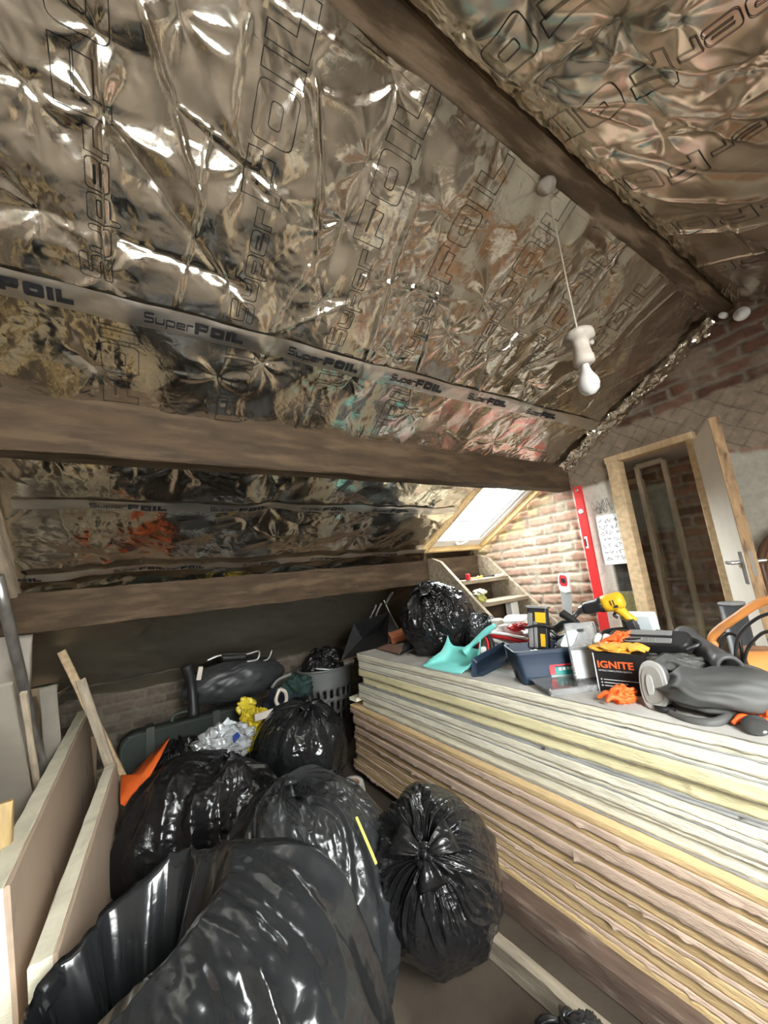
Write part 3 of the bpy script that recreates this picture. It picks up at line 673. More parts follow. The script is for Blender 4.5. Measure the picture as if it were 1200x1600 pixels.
# ------------------------------------------------------------------ steps up to the roof window
stp = thing('timber_steps', 'weathered open timber steps rising from behind the board stack to the roof window', 'steps')
prof = [(2.60, 1.36), (2.60, 1.625), (2.50, 1.625), (2.39, 1.585), (1.80, 1.03), (1.70, .90), (1.70, 0), (1.80, 0), (1.80, .80), (1.95, .90)]
for x0 in (2.095, 2.665):
    bm = new(); M = Matrix(((0, 0, 1, x0), (1, 0, 0, 0), (0, 1, 0, 0), (0, 0, 0, 1))); prism(bm, prof, .032, M)
    bm_obj('stringer', bm, M_STEPW, stp, smooth=False, bev=.003)
for (yf, zt) in ((2.19, 1.415), (2.02, 1.245), (1.86, 1.07)):
    plank('tread', (2.128, yf + .10, zt - .016), (2.664, yf + .10, zt - .016), .20, .032, M_STEPW, stp, amp=.002, seed=int(zt*100))
plank('riser_board', (2.128, 2.52, 1.52), (2.664, 2.52, 1.52), .02, .20, M_BEAM, stp, amp=.002, seed=77)
plank('riser_board', (2.128, 2.40, 1.30), (2.664, 2.40, 1.30), .02, .16, M_BEAM, stp, amp=.002, seed=78)
plank('riser_board', (2.128, 2.22, 1.12), (2.664, 2.22, 1.12), .02, .18, M_BEAM, stp, amp=.002, seed=79)

# ------------------------------------------------------------------ door, frame, recess frames
dj = thing('door_frame', None, None); dj.name = 'door_1'; dj['kind'] = 'structure'
plank('jamb', (2.735, 1.205, 0), (2.735, 1.205, 2.11), .075, .09, M_PALE, dj, up=(1, 0, 0), amp=.001, seed=31)
plank('jamb', (2.735, .765, 0), (2.735, .765, 2.11), .04, .09, M_PALE, dj, up=(1, 0, 0), amp=.001, seed=32)
plank('head', (2.735, 1.245, 2.13), (2.735, .745, 2.13), .09, .045, M_PALE, dj, amp=.001, seed=33)
h0 = Vector((2.70, .755, 0)); l0 = Vector((2.317, .567, 0)); dd = (l0 - h0).normalized(); dn_ = Vector((-dd.y, dd.x, 0)); dn_ = dn_ if dn_.y > 0 else -dn_; LW = (l0 - h0).length
leaf = thing('door_leaf', 'narrow white painted door standing open with raw brown timber edge and steel levers', 'door')
ML = frame(h0 + dd*LW/2, dd, (0, 0, 1))
bm = new(); cx = h0 + dd*LW/2 - dn_*.019; MLd = Matrix((dd, dn_, Vector((0, 0, 1)))).transposed().to_4x4(); MLd.translation = cx + Vector((0, 0, 1.065))
box(bm, (0, 0, 0), (LW, .038, 2.06), M=MLd); bm_obj('door_panel', bm, mat('cream_door_paint', (.84, .78, .68), .45, var=.04), leaf, smooth=False, bev=.002)
bm = new(); box(bm, (LW/2 + .004, 0, 0), (.008, .040, 2.062), M=MLd); bm_obj('door_edge', bm, mat('raw_door_edge', (.30, .19, .10), .8, var=.35, vscale=9, stretch=(4, 4, 1), bump=.3, dirt=((.12, .07, .04), 12, .56)), leaf, smooth=False)
for sg in (1, -1):
    bm = new(); box(bm, (LW/2 - .055, sg*.022, .31), (.035, .006, .15), M=MLd)
    cyl(bm, MLd @ Vector((LW/2-.055, sg*.022, .335)), MLd @ Vector((LW/2-.055, sg*.062, .335)), .009)
    tube(bm, [MLd @ Vector(p) for p in ((LW/2-.055, sg*.058, .335), (LW/2-.10, sg*.062, .335), (LW/2-.155, sg*.056, .335))], .008, n=10)
    bm_obj('lever_handle', bm, M_STEEL, leaf, bev=.001)
bm = new(); box(bm, (LW/2 + .0088, 0, .33), (.002, .016, .11), M=MLd); bm_obj('latch_plate', bm, mat('dull_latch', (.22, .19, .16), .7), leaf, smooth=False)

def glazed(label, x, y0, y1, z1, lean, wood, t=.03):
    g = thing('glazed_frame', label, 'glazed frame')
    for a, b in (((x, y0, 0), (x+lean, y0, z1)), ((x, y1, 0), (x+lean, y1, z1))): plank('stile', a, b, t, .03, wood, g, up=(1, 0, 0), amp=.001, seed=int(y0*90+y1))
    plank('top_rail', (x+lean, y0, z1), (x+lean, y1, z1), .03, t*1.2, wood, g, amp=.001, seed=4)
    plank('middle_rail', (x+lean*.9, y0, z1*.62), (x+lean*.9, y1, z1*.62), .02, t*.6, wood, g, amp=.001, seed=4)
    bm = new(); n = Vector((lean, 0, z1)).normalized(); M = frame(((x + lean*.5 - .002), (y0+y1)/2, z1*.46), (0, 1, 0), Vector((0, 1, 0)).cross(n)); box(bm, (0, 0, 0), (abs(y1-y0)-.02, z1*.9, .004), M=M)
    bm_obj('glass_pane', bm, M_GLASS, g, smooth=False); return g
glazed('tall old pale wooden glazed frame leaning inside the recess behind the door opening', 2.93, 1.175, 1.01, 2.09, .05, M_GREYWOOD)
glazed('slim glazed wooden frame leaning in the recess nearest the left jamb', 3.06, 1.36, 1.22, 2.02, .06, M_PALE, .035)
bm = new(); box(bm, (2.90, 1.03, .955), (.005, .30, 1.86), rot=Matrix.Rotation(-.03, 3, 'Y')); tag(bm_obj('glass_sheet', bm, M_GLASS, smooth=False), 'loose clear glass sheet leaning in front of the frames in the recess', 'glass sheet')

# white plaster notes: pencil scribbles and a paper sheet
def squiggle(n, w, h, seed, turns=7):
    rr = random.Random(seed); return [[(rr.uniform(-w, w), rr.uniform(-h, h)) for _ in range(turns)] for _ in range(n)]
def ribbon_marks(name, strokes, mapfn, parent, lw=.0025, m=None):
    V = []; Fc = []
    for s_ in strokes:
        P = catmull([(a, b, 0) for a, b in s_], 5)
        for a, b in zip(P[:-1], P[1:]):
            d = (b - a)
            if d.length < 1e-6: continue
            d.normalize(); n = Vector((-d.y, d.x, 0)) * lw/2; k = len(V); V += [(p.x, p.y) for p in (a-n, b-n, b+n, a+n)]; Fc.append((k, k+1, k+2, k+3))
    V = np.array(V); P = mapfn(V[:, 0], V[:, 1]); me = bpy.data.meshes.new(name); me.from_pydata([tuple(p) for p in P], [], Fc); return link(name, me, m or M_INK, parent, smooth=False)
note = thing('wall_note', 'white paper sheet with scribbled drawings taped low on the plaster beside the door jamb', 'paper')
bm = new(); box(bm, (2.722, 1.315, 1.60), (.0015, .165, .34)); bm_obj('paper_sheet', bm, mat('paper', (.78, .80, .82), .7, var=.03), note, smooth=False)
mpn = flat_map((2.7205, 1.315, 1.60), (0, -1, 0), (0, 0, 1))
rr = random.Random(5); stk = []
for r in range(7):
    x = -.07
    while x < .06:
        y = .13 - r*.043; stk.append([(x + rr.uniform(0, .03), y + rr.uniform(-.016, .016)) for _ in range(5)]); x += rr.uniform(.022, .04)
ribbon_marks('pencil_writing', stk, mpn, note, .0022)
pm = thing('pencil_marks', 'loose pencil sketch scribbled on the white plaster above the paper sheet', 'scribble')
mpn = flat_map((2.7235, 1.33, 1.83), (0, -1, 0), (0, 0, 1)); rr = random.Random(9)
ribbon_marks('scribble', [[(-.05 + .1*k/9 + rr.uniform(-.03, .03), rr.uniform(-.05, .06)) for _ in range(5)] for k in range(10)], mpn, pm, .0016)

# red spirit level against the gable
lv = thing('spirit_level', 'long red spirit level standing upright against the brick gable beside the plaster', 'spirit level')
m = mat('red_enamel', (.62, .03, .03), .35, var=.08)
bm = new(); prism(bm, [(-.028, -.012), (.028, -.012), (.028, .012), (.008, .012), (.008, .006), (-.008, .006), (-.008, .012), (-.028, .012)], 1.99, Matrix(((0, 1, 0, 2.70), (1, 0, 0, 1.472), (0, 0, 1, .02), (0, 0, 0, 1))))
bm_obj('body', bm, m, lv, smooth=False)
for z in (1.825,):
    bm = new(); cyl(bm, (2.684, 1.472, z), (2.692, 1.472, z), .018, n=24); bm_obj('round_vial', bm, M_WHITEW, lv)
bm = new(); box(bm, (2.688, 1.476, 1.60), (.006, .022, .085)); bm_obj('vial_window', bm, M_WHITEW, lv, smooth=False, bev=.003)
bm = new(); box(bm, (2.684, 1.481, 1.60), (.004, .010, .055)); bm_obj('vial', bm, M_INK, lv, smooth=False)
bm = new(); cyl(bm, (2.686, 1.474, 1.985), (2.70, 1.474, 1.985), .012, n=16); bm_obj('hanging_hole', bm, M_STEEL, lv)
tag(plank('cream_batten', (2.715, 1.535, .02), (2.715, 1.535, 1.36), .022, .03, mat('cream_wood', (.66, .58, .4), .7), amp=.001, seed=8), 'thin cream batten standing beside the red spirit level at the wall', 'batten')
# brown arched headboard right of the door
bm = new(); pts = [(-.30, 0)] + [(-.30 + .30*(1 - math.cos(a)), 1.35 + .23*math.sin(a)) for a in np.linspace(0, PI, 17)][0:17] + [(.30, 0)]
prism(bm, pts, .03, Matrix(((0, 0, 1, 2.68), (1, 0, 0, .30), (0, 1, 0, .01), (0, 0, 0, 1))))
hb = thing('headboard', 'brown wooden arch-topped headboard standing against the wall right of the door', 'headboard')
bm_obj('panel', bm, mat('brown_veneer', (.16, .075, .03), .45, var=.2, vscale=4, stretch=(1, 1, 6)), hb, smooth=False, bev=.006)
bm = new(); tube(bm, [(2.675, p[0]+.30, p[1]+.01) for p in pts], .018, n=8, smooth=0); bm_obj('rim', bm, mat('dark_brown_rim', (.08, .035, .018), .4), hb)

# plug / junction at the ridge end and pendant lamp
bm = new(); lathe(bm, [(.036, 0), (.036, .006), (.030, .018), (.012, .020), (.012, .026), (0, .026)], 28, Matrix.Translation((XW-.03, .418, 2.695)) @ Matrix.Rotation(-PI/2, 4, 'Y'))
tag(bm_obj('smoke_vent_cap', bm, M_WHITEW), 'small round white cap on the brick gable by the ridge end', 'cap')
bm = new(); cyl(bm, (XW-.03, .482, 2.73), (XW-.12, .476, 2.70), .016, n=14); tag(bm_obj('pipe_stub', bm, M_WHITEW), 'short white pipe stub at the ridge beam end', 'pipe')
lp = thing('pendant_lamp', 'dusty white pendant bulb holder hanging on a thin cord from the ridge beam', 'lamp', (1.15, .53, 2.75))
m = mat('dusty_white_plastic', (.36, .32, .27), .6, var=.2, vscale=30, bump=.2)
mc = mat('lamp_cord', (.35, .30, .24), .6)
bm = new(); lathe(bm, [(.0, 0), (.030, 0), (.031, -.008), (.027, -.020), (.016, -.026), (.006, -.04), (0, -.04)], 28); bm_obj('ceiling_rose', bm, m, lp)
bm = new(); tube(bm, [(0, 0, -.03), (.002, .001, -.2), (-.002, 0, -.4), (0, 0, -.565)], .003, n=8); bm_obj('cord', bm, mc, lp)
bm = new(); lathe(bm, [(0, -.55), (.010, -.55), (.012, -.562), (.043, -.565), (.045, -.583), (.026, -.588), (.024, -.61), (.027, -.64), (.030, -.645), (.030, -.665), (.019, -.672), (0, -.672)], 28); bm_obj('bulb_holder', bm, m, lp)
bm = new(); lathe(bm, [(.013, -.668), (.013, -.685), (.018, -.70), (.029, -.722), (.031, -.738), (.026, -.755), (.014, -.767), (0, -.770)], 28); bm_obj('bulb', bm, mat('opal_bulb', (.50, .49, .47), .12, var=.02, coat=.5), lp)
bm = new(); tube(bm, [(.018, .03, -.58), (.03, .055, -.575), (.055, .05, -.572), (.07, .02, -.576), (.055, -.01, -.582)], .009, n=8); bm_obj('cable_loop', bm, m, lp)
# ------------------------------------------------------------------ stack of boards
SX0, SX1, SY0, SY1, ZT = 1.456, 2.075, .12, 2.78, .945
M_FOAM = mat('cream_foam', (.86, .82, .66), .8, var=.10, vscale=7, stretch=(1, .5, 3), bump=.5, bscale=60, dirt=((.68, .62, .48), 9, .62))
M_FOAMY = mat('yellow_foam', (.84, .76, .46), .8, var=.10, vscale=6, stretch=(1, .5, 3), bump=.4, bscale=60, dirt=((.66, .55, .33), 9, .62))
M_FOAMO = mat('orange_foam', (.62, .45, .24), .85, var=.12, vscale=6, stretch=(1, .5, 3), bump=.5, bscale=60, dirt=((.55, .38, .2), 9, .6))
M_GYP = mat('pink_gypsum', (.58, .44, .34), .9, var=.10, vscale=9, stretch=(1, .6, 3), bump=.6, bscale=70, dirt=((.50, .38, .29), 11, .6))
M_FACE = mat('grey_facing', (.30, .30, .29), .6, var=.15, vscale=6, bump=.2)
M_TOP = mat('dusty_grey_board_face', (.36, .345, .32), .7, var=.12, vscale=5, bump=.25, bscale=50, dirt=((.48, .46, .42), 5, .56))
def slab_layer(name, x0, x1, y0, y1, z0, z1, m, parent, seed, rough=.004, fiber=0):
    """one layer of a board with a ragged long edge facing the room"""
    n = int((y1-y0)/.012); k = 5; yy = np.linspace(y0, y1, n); zz = np.linspace(z0, z1, k)
    Y, Z = np.meshgrid(yy, zz, indexing='ij'); t = (Z - z0) / max(1e-6, z1 - z0)
    d = rough * (fbm(Y*16, Z*60, seed, 4) + .6 * gn(Y*2.3, Z*5, seed+4)) + rough*.5*np.clip(gn(Y*45, Z*90, seed+9), 0, 1)
    if fiber: d = d - fiber * np.clip(fbm(Y*30, 0*Y, seed+20, 3) - .15, 0, 1) * (1 - t)**2 * 3
    yw = Y + np.where((Y == y1) | (Y == yy[-1]), .006 * gn(Z*40, Z*0, seed), 0)
    zs = .0012 * gn(Y*14, 0*Y, seed+31) * np.where((t == 0) | (t == 1), 1, 0)
    side = np.stack([x0 + d, yw, Z + zs], -1)
    far = np.stack([np.full_like(Y, x1), yw, Z + zs], -1)
    P = np.concatenate([side, far[:, ::-1]], 1); P = np.concatenate([P, P[:, :1]], 1)
    me = grid_mesh(name, P); bm = new(); bm.from_mesh(me); bm.verts.ensure_lookup_table(); mm = 2*k + 1
    bm.faces.new([bm.verts[i] for i in range(mm - 1)]); bm.faces.new([bm.verts[(n-1)*mm + i] for i in range(mm - 1)][::-1])
    bmesh.ops.remove_doubles(bm, verts=bm.verts, dist=1e-6); bmesh.ops.recalc_face_normals(bm, faces=bm.faces); bm.to_mesh(me); bm.free()
    return link(name, me, m, parent, smooth=False)
rr = random.Random(11)
up_l = ['topmost cream insulation board of the stack, dusty grey face under the tools', 'second cream foam board from the top of the stack', 'third board from the stack top, brighter yellow foam edge',
        'fourth board from the stack top, pale cream foam edge under the yellow one', 'fifth board from the stack top, cream foam with grey facing', 'sixth board from the stack top, ragged cream foam edge',
        'seventh board from the stack top, lowest of the cream ones']
z = ZT; th = [.056, .056, .060, .060, .058, .058, .056]
for i in range(7):
    g = thing('insulation_board', up_l[i], 'insulation board', group='cream foam boards in the upper half of the stack'); dx = rr.uniform(-.008, .012) + i * .002; dy = rr.uniform(-.05, .04)
    t = th[i]; m = M_FOAMY if i in (2, 3) else M_FOAM; bk = (.014, .010, .004, .010, .016, .012, .008)[i]
    slab_layer('facing', SX0+dx, SX1, SY0, SY1+dy, z-.003 if i else z-.004, z, M_FACE if i else M_TOP, g, 40+i, .0015)
    slab_layer('foam_core', SX0+dx+.002, SX1, SY0, SY1+dy, z-t+bk, z-.003 if i else z-.004, m, g, 60+i, .006, .004)
    slab_layer('backing', SX0+dx+rr.uniform(-.002, .006), SX1, SY0, SY1+dy, z-t+.001, z-t+bk, M_FOAM if i in (0, 1, 4, 5) else M_FACE, g, 80+i, .003)
    z -= t
lo_l = ['orange edged plasterboard just below the cream boards, topmost of the lower stack', 'second plasterboard of the lower stack, wide pink torn edge', 'third plasterboard of the lower stack with pink torn paper edge', 'fourth plasterboard of the lower stack',
        'fifth plasterboard of the lower stack, thin orange and pink edges', 'sixth plasterboard of the lower stack', 'seventh plasterboard of the lower stack, second from bottom', 'bottom plasterboard of the stack, dusty and dark edged']
for i in range(8):
    t = [.060, .072, .068, .054, .054, .054, .056, .060][i]; fr_ = [.46, .30, .30, .62, .70, .66, .72, .7][i]
    g = thing('plasterboard', lo_l[i], 'plasterboard', group='pink and orange edged boards in the lower half of the stack'); dx = rr.uniform(-.010, .010) - .012 + i*.001; dy = rr.uniform(.10, .20)
    a = z - t * fr_; zb = max(.062, z - t)
    slab_layer('foam_core', SX0+dx+.004, SX1, SY0, SY1+dy, a, z-.001, M_FOAMO, g, 140+i, .003)
    slab_layer('gypsum_board', SX0+dx-.001, SX1, SY0, SY1+dy, zb+.002, a, M_GYP, g, 160+i, .005, .012)
    z -= t
M_JOIST = mat('reddish_old_timber', (.12, .08, .06), .85, vscale=5, var=.3, stretch=(1, 6, 6), bump=.4, bscale=25, dirt=((.24, .19, .15), 6, .56))
M_BATT = mat('pale_dusty_batten', (.32, .275, .21), .85, vscale=5, var=.25, stretch=(1, 6, 6), bump=.4, bscale=25, dirt=((.25, .2, .15), 8, .58))
for x in (1.62, 1.95): tag(plank('bearer', (x, SY0, .03), (x, SY1+.05, .03), .09, .056, M_JOIST, seed=int(x*9)), 'timber bearer lying under the board stack, ' + ('nearer the room' if x < 1.8 else 'nearer the wall'), 'bearer')
tag(plank('joist_offcut', (1.435, .15, .05), (1.395, 2.2, .05), .085, .098, M_JOIST, seed=23, amp=.004), 'dark reddish timber lying on the floor along the foot of the stack', 'timber')
tag(plank('floor_batten', (1.245, .12, .045), (1.165, 1.75, .045), .045, .085, M_BATT, seed=25, amp=.004), 'pale dusty timber batten on the floor beside the reddish timber', 'batten')
tag(plank('loose_offcut', (1.43, 2.86, .592), (1.75, 2.90, .592), .10, .026, M_FOAM, seed=29), 'small cream board offcut lying on the far end of the lower stack', 'offcut')
bm = new(); prism(bm, [(0, 0), (.30, 0), (.34, .09), (.28, .22), (.05, .26), (-.03, .12)], .012, Matrix.Translation((1.10, 2.72, .001))); tag(bm_obj('board_scrap', bm, M_FOAM, smooth=False), 'pale board scrap flat on the floor behind the shiny round bag', 'scrap')

# ------------------------------------------------------------------ rubbish bags
def bag_mat(name, col, rough, bstr, scale, haze=0):
    m = mat(name, col, rough, 0, var=.3, vscale=3, spec=.45); t = m.node_tree; N = t.nodes; L = t.links; p = N['Principled BSDF']
    p.inputs['Coat Weight'].default_value = .1; p.inputs['Coat Roughness'].default_value = .12
    tc = N['Texture Coordinate']; nz = N.new('ShaderNodeTexNoise'); nz.inputs['Scale'].default_value = 7; nz.inputs['Detail'].default_value = 3
    ad = N.new('ShaderNodeVectorMath'); ad.operation = 'MULTIPLY_ADD'; ad.inputs[1].default_value = (.2, .2, .2)
    L.new(nz.outputs['Color'], ad.inputs[0]); L.new(tc.outputs['Object'], nz.inputs[0]); L.new(tc.outputs['Object'], ad.inputs[2])
    v = N.new('ShaderNodeTexVoronoi'); v.feature = 'F1'; v.inputs['Scale'].default_value = scale; L.new(ad.outputs[0], v.inputs['Vector'])
    n2 = N.new('ShaderNodeTexNoise'); n2.inputs['Scale'].default_value = scale * 2.2; n2.inputs['Detail'].default_value = 4; n2.inputs['Distortion'].default_value = .8; L.new(ad.outputs[0], n2.inputs[0])
    ma = N.new('ShaderNodeMath'); ma.operation = 'MULTIPLY_ADD'; ma.inputs[1].default_value = .45; L.new(v.outputs[0], ma.inputs[0]); L.new(n2.outputs[0], ma.inputs[2])
    b = N.new('ShaderNodeBump'); b.inputs['Strength'].default_value = bstr; b.inputs['Distance'].default_value = .012
    L.new(ma.outputs[0], b.inputs['Height']); L.new(b.outputs[0], p.inputs['Normal']); return m
M_BAG = bag_mat('black_bag_plastic', (.010, .010, .011), .22, .30, 12)
M_BAGG = bag_mat('grey_black_bag_plastic', (.022, .0235, .025), .27, .25, 9)
M_BAGS = bag_mat('smooth_black_bag_plastic', (.014, .015, .0165), .20, .14, 6)
def bag_surface(c, rad, pole, seed, pleat=.05, nple=22, lump=.06, cr=.006, floor=0, nu=220, nv=150, th0=.0, th1=PI, square=.85, env=.75, sag=.25, fine_=.35, neck=0, rim=False):
    ph = np.linspace(0, 2*PI, nu, endpoint=False); th = np.linspace(th0, th1, nv); PH, TH = np.meshgrid(ph, th, indexing='ij')
    x, y = np.cos(PH), np.sin(PH); r = 1 + lump * (gn(x*1.3 + 5, y*1.3 + TH*.9, seed) + .6*gn(x*2.4 + TH, y*2.4, seed+3)) * 1.6
    e = np.exp(-(TH / env)**1.3); wv = .5*gn(x*2, y*2 + TH*1.5, seed+7) + .25*gn(x*5, y*5 + TH*2, seed+8)
    r += pleat * e * (1 - 2*np.abs(np.sin(nple/2 * (PH + wv)))) + pleat * .8 * np.exp(-(TH/(env*1.8))**2) * (1 - 2*np.abs(np.sin(5/2 * (PH + 1.5*wv))))
    # long drapes down the sides and creases
    r += .018 * (1 - 2*np.abs(gn(x*2.6, y*3.3 + TH*.7, seed+11))) * (1 + .6*np.sin(TH)) * lump / .06
    r += .012 * fine_ * (1 - 2*np.abs(gn(x*8 + TH, y*8 + TH*2, seed+12)))
    if rim: r = 1 + (r - 1) * (.25 + .75 * sst(TH, th0, th0 + .7))
    X = np.sin(TH)**square * x * rad[0]; Y = np.sin(TH)**square * y * rad[1]; Z = np.cos(TH) * rad[2]
    if neck: Z = Z + neck * np.exp(-(TH/.28)**2)
    P = np.stack([X, Y, Z], -1) * r[..., None]
    cc = crumple(PH*1.2 + .15*gn(x*6, y*6+TH*5, seed), TH + .1*gn(x*5, y*5+TH*5, seed+1), seed+2, .22) + .6*crumple(PH*1.3, TH*1.1, seed+5, .10)
    nrm = P / (np.linalg.norm(P, axis=-1, keepdims=True) + 1e-9); P = P + nrm * ((cc - .6) * cr)[..., None]
    q = np.array(Vector((0, 0, 1)).rotation_difference(Vector(pole).normalized()).to_matrix()); P = P @ q.T + np.array(c)
    if floor is not None:      # the load spreads where it rests
        d = P[..., 2] - floor; s = sag * rad[2]; k = np.clip((s - d) / s, 0, 1.6)
        ctr = P[..., :2] - np.array(c)[:2]; P[..., :2] = np.array(c)[:2] + ctr * (1 + .10 * np.clip(k, 0, 1)[..., None])
        P[..., 2] = np.where(d < s*.35, floor + .003 + s*.35*np.exp(np.clip((d - s*.35)/(s*.35), -6, 0)) * np.clip((d + s)/(1.35*s), .02, 1), P[..., 2])
    return P, q
def knot(parent, c, q, top, seed, m, s=1.0, tails=3):
    """twisted neck with loose ends"""
    rr = random.Random(seed); bm = new(); o = Vector(c) + Vector(q @ np.array((0, 0, top)))
    def W(p): return o + Vector(q @ np.array(p)) * s
    tube(bm, [W((0, 0, -.03)), W((.006, .004, .012)), W((-.004, 0, .035))], .014*s, n=12, radii=[.030*s, .013*s, .016*s])
    tube(bm, [W((.024*math.cos(a), .020*math.sin(a), .022 + .006*math.sin(2*a))) for a in np.linspace(0, 5.6, 7)], .011*s, n=8)
    for k in range(tails):
        a = 2*PI*k/tails + rr.uniform(-.4, .4); L = rr.uniform(.06, .11); pts = []; n = 9
        for i in range(n):
            t = i/(n-1); rad_ = .012 + L*t; cx = math.cos(a)*rad_; cy = math.sin(a)*rad_; w = (.008 + .055*t) * (1 - .3*t)
            row = []
            for j in range(7):
                v = j/3 - 1; row.append(bm.verts.new(W((cx - math.sin(a)*w*v, cy + math.cos(a)*w*v, .035 + .05*t - .06*t*t + .010*math.cos(v*5 + k) * (1 - .3*t)))))
            pts.append(row)
        for i in range(n-1):
            for j in range(6): bm.faces.new((pts[i][j], pts[i+1][j], pts[i+1][j+1], pts[i][j+1]))
    o_ = bm_obj('knot', bm, m, parent); mo = o_.modifiers.new('s', 'SOLIDIFY'); mo.thickness = .0015; return o_
def bag(label, c, rad, pole, seed, m=None, group=None, name='rubbish_bag', knotted=True, ks=1.0, cat='rubbish bag', tails=3, **kw):
    m = m or M_BAG; g = thing(name, label, cat, (0, 0, 0), group=group)
    P, q = bag_surface(c, rad, pole, seed, **kw)
    link('bag_body', grid_mesh('bag_body', P, closeu=True), m, g)
    if knotted: knot(g, c, q, rad[2] * .97, seed, m, ks, tails)
    return g
bag('round black rubbish bag with gathered twisted knot on top, beside the board stack', (1.0, 1.42, .335), (.265, .27, .325), (-.50, -.60, .66), 3, M_BAG, pleat=.045, nple=19, lump=.05, cr=.006, fine_=.35, env=.62, nu=420, nv=260, sag=.3, ks=1.15, square=.8)
bag('large greyish black rubbish bag between the open bag and the round knotted one', (.60, 1.66, .33), (.31, .36, .36), (-.1, .35, .9), 8, M_BAGG, pleat=.03, lump=.09, cr=.008, env=.8, nu=360, nv=230, square=.75, ks=1.1)
bag('low black rubbish bag sprawled in the far middle, in front of the dark green case', (.36, 2.55, .27), (.42, .36, .30), (.3, .3, .9), 15, M_BAG, pleat=.02, lump=.13, cr=.006, env=.8, nu=320, nv=200, square=.7)
bag('small black bag with torn top beside the orange cloth', (.27, 2.98, .30), (.19, .18, .27), (-.1, .2, .9), 19, M_BAG, pleat=.07, lump=.12, cr=.012, nu=220, nv=150)
bag('shiny round black rubbish bag tied at the top, in front of the laundry basket', (1.03, 2.98, .31), (.34, .32, .30), (.22, -.12, 1), 24, M_BAGS, pleat=.035, nple=16, lump=.05, cr=.006, square=.72, env=.45, nu=320, nv=220, ks=1.2, neck=.02)
bag('black rubbish bag sitting on the board stack beside the timber steps', (1.80, 2.16, 1.175), (.24, .25, .235), (-.5, -.1, .85), 29, M_BAG, pleat=.06, lump=.10, cr=.012, floor=ZT+.001, nu=280, nv=180, ks=1.1)
bag('small slumped black bag wedged against the steps on the board stack', (1.97, 1.93, 1.045), (.10, .13, .12), (.5, -.3, .8), 33, M_BAGG, pleat=.12, lump=.14, cr=.01, floor=ZT+.001, nu=160, nv=110, ks=.7)
bag('black bag corner on the floor at the bottom right edge', (1.02, .86, .10), (.14, .13, .10), (0, .3, .9), 37, M_BAGG, pleat=.08, lump=.1, cr=.01, nu=160, nv=110, ks=.7)

# big open bag in the foreground: outer skin, rolled rim and dark inside
def open_bag():
    g = thing('rubbish_bag', 'huge open black rubbish bag in the foreground with its mouth gaping toward the leaning boards', 'rubbish bag')
    c = np.array((.17, 1.17, .40)); rad = (.385, .40, .43); pole = (-.42, .22, .88)
    P, q = bag_surface(c, rad, pole, 41, pleat=.030, nple=11, lump=.085, cr=.005, env=1.1, rim=True, nu=460, nv=280, th0=.56, th1=PI, square=.8, sag=.25, fine_=.15)
    n = P.shape[0]; rim = P[:, 0]; up_ = q @ np.array((0, 0, 1.)); ctr = rim.mean(0); ph = np.linspace(0, 2*PI, n, endpoint=False)
    out = rim - ctr; out /= np.linalg.norm(out, axis=1, keepdims=True); w = np.clip(out @ np.array((-.78, .60, .2)) * .5 + .5, 0, 1)[:, None]   # far side stands up, near side sinks
    g7 = gn(np.cos(ph)*1.6, np.sin(ph)*1.6, 9)[:, None]; g8 = .5 * gn(np.cos(ph)*4, np.sin(ph)*4, 4)[:, None]; rows = []; zz_ = np.array((0, 0, 1.))
    for k in range(18):
        t = (k + 1) / 18
        rows.append(rim + zz_ * (.075*w - .03*(1-w)) * t + out * (.03*t*w - .055*t*(1-w) + .04*t*t*g7 + .006*t*g8) + up_ * .008*t*g8)
    top = rows[-1]; inner = []
    for k in range(30):
        t = (k + 1) / 30; tt = t**.8
        inner.append(top - out * (.004 + .14*tt + .02*g8*t*(1-t)) - zz_ * (.34*tt*w + .24*tt*(1-w)) + out * .04 * g7 * t)
    full = np.concatenate([np.stack(inner[::-1], 1), np.stack(rows[::-1], 1), P], 1)
    link('bag_body', grid_mesh('bag_body', full, closeu=True), M_BAGS, g)
    return g
open_bag()
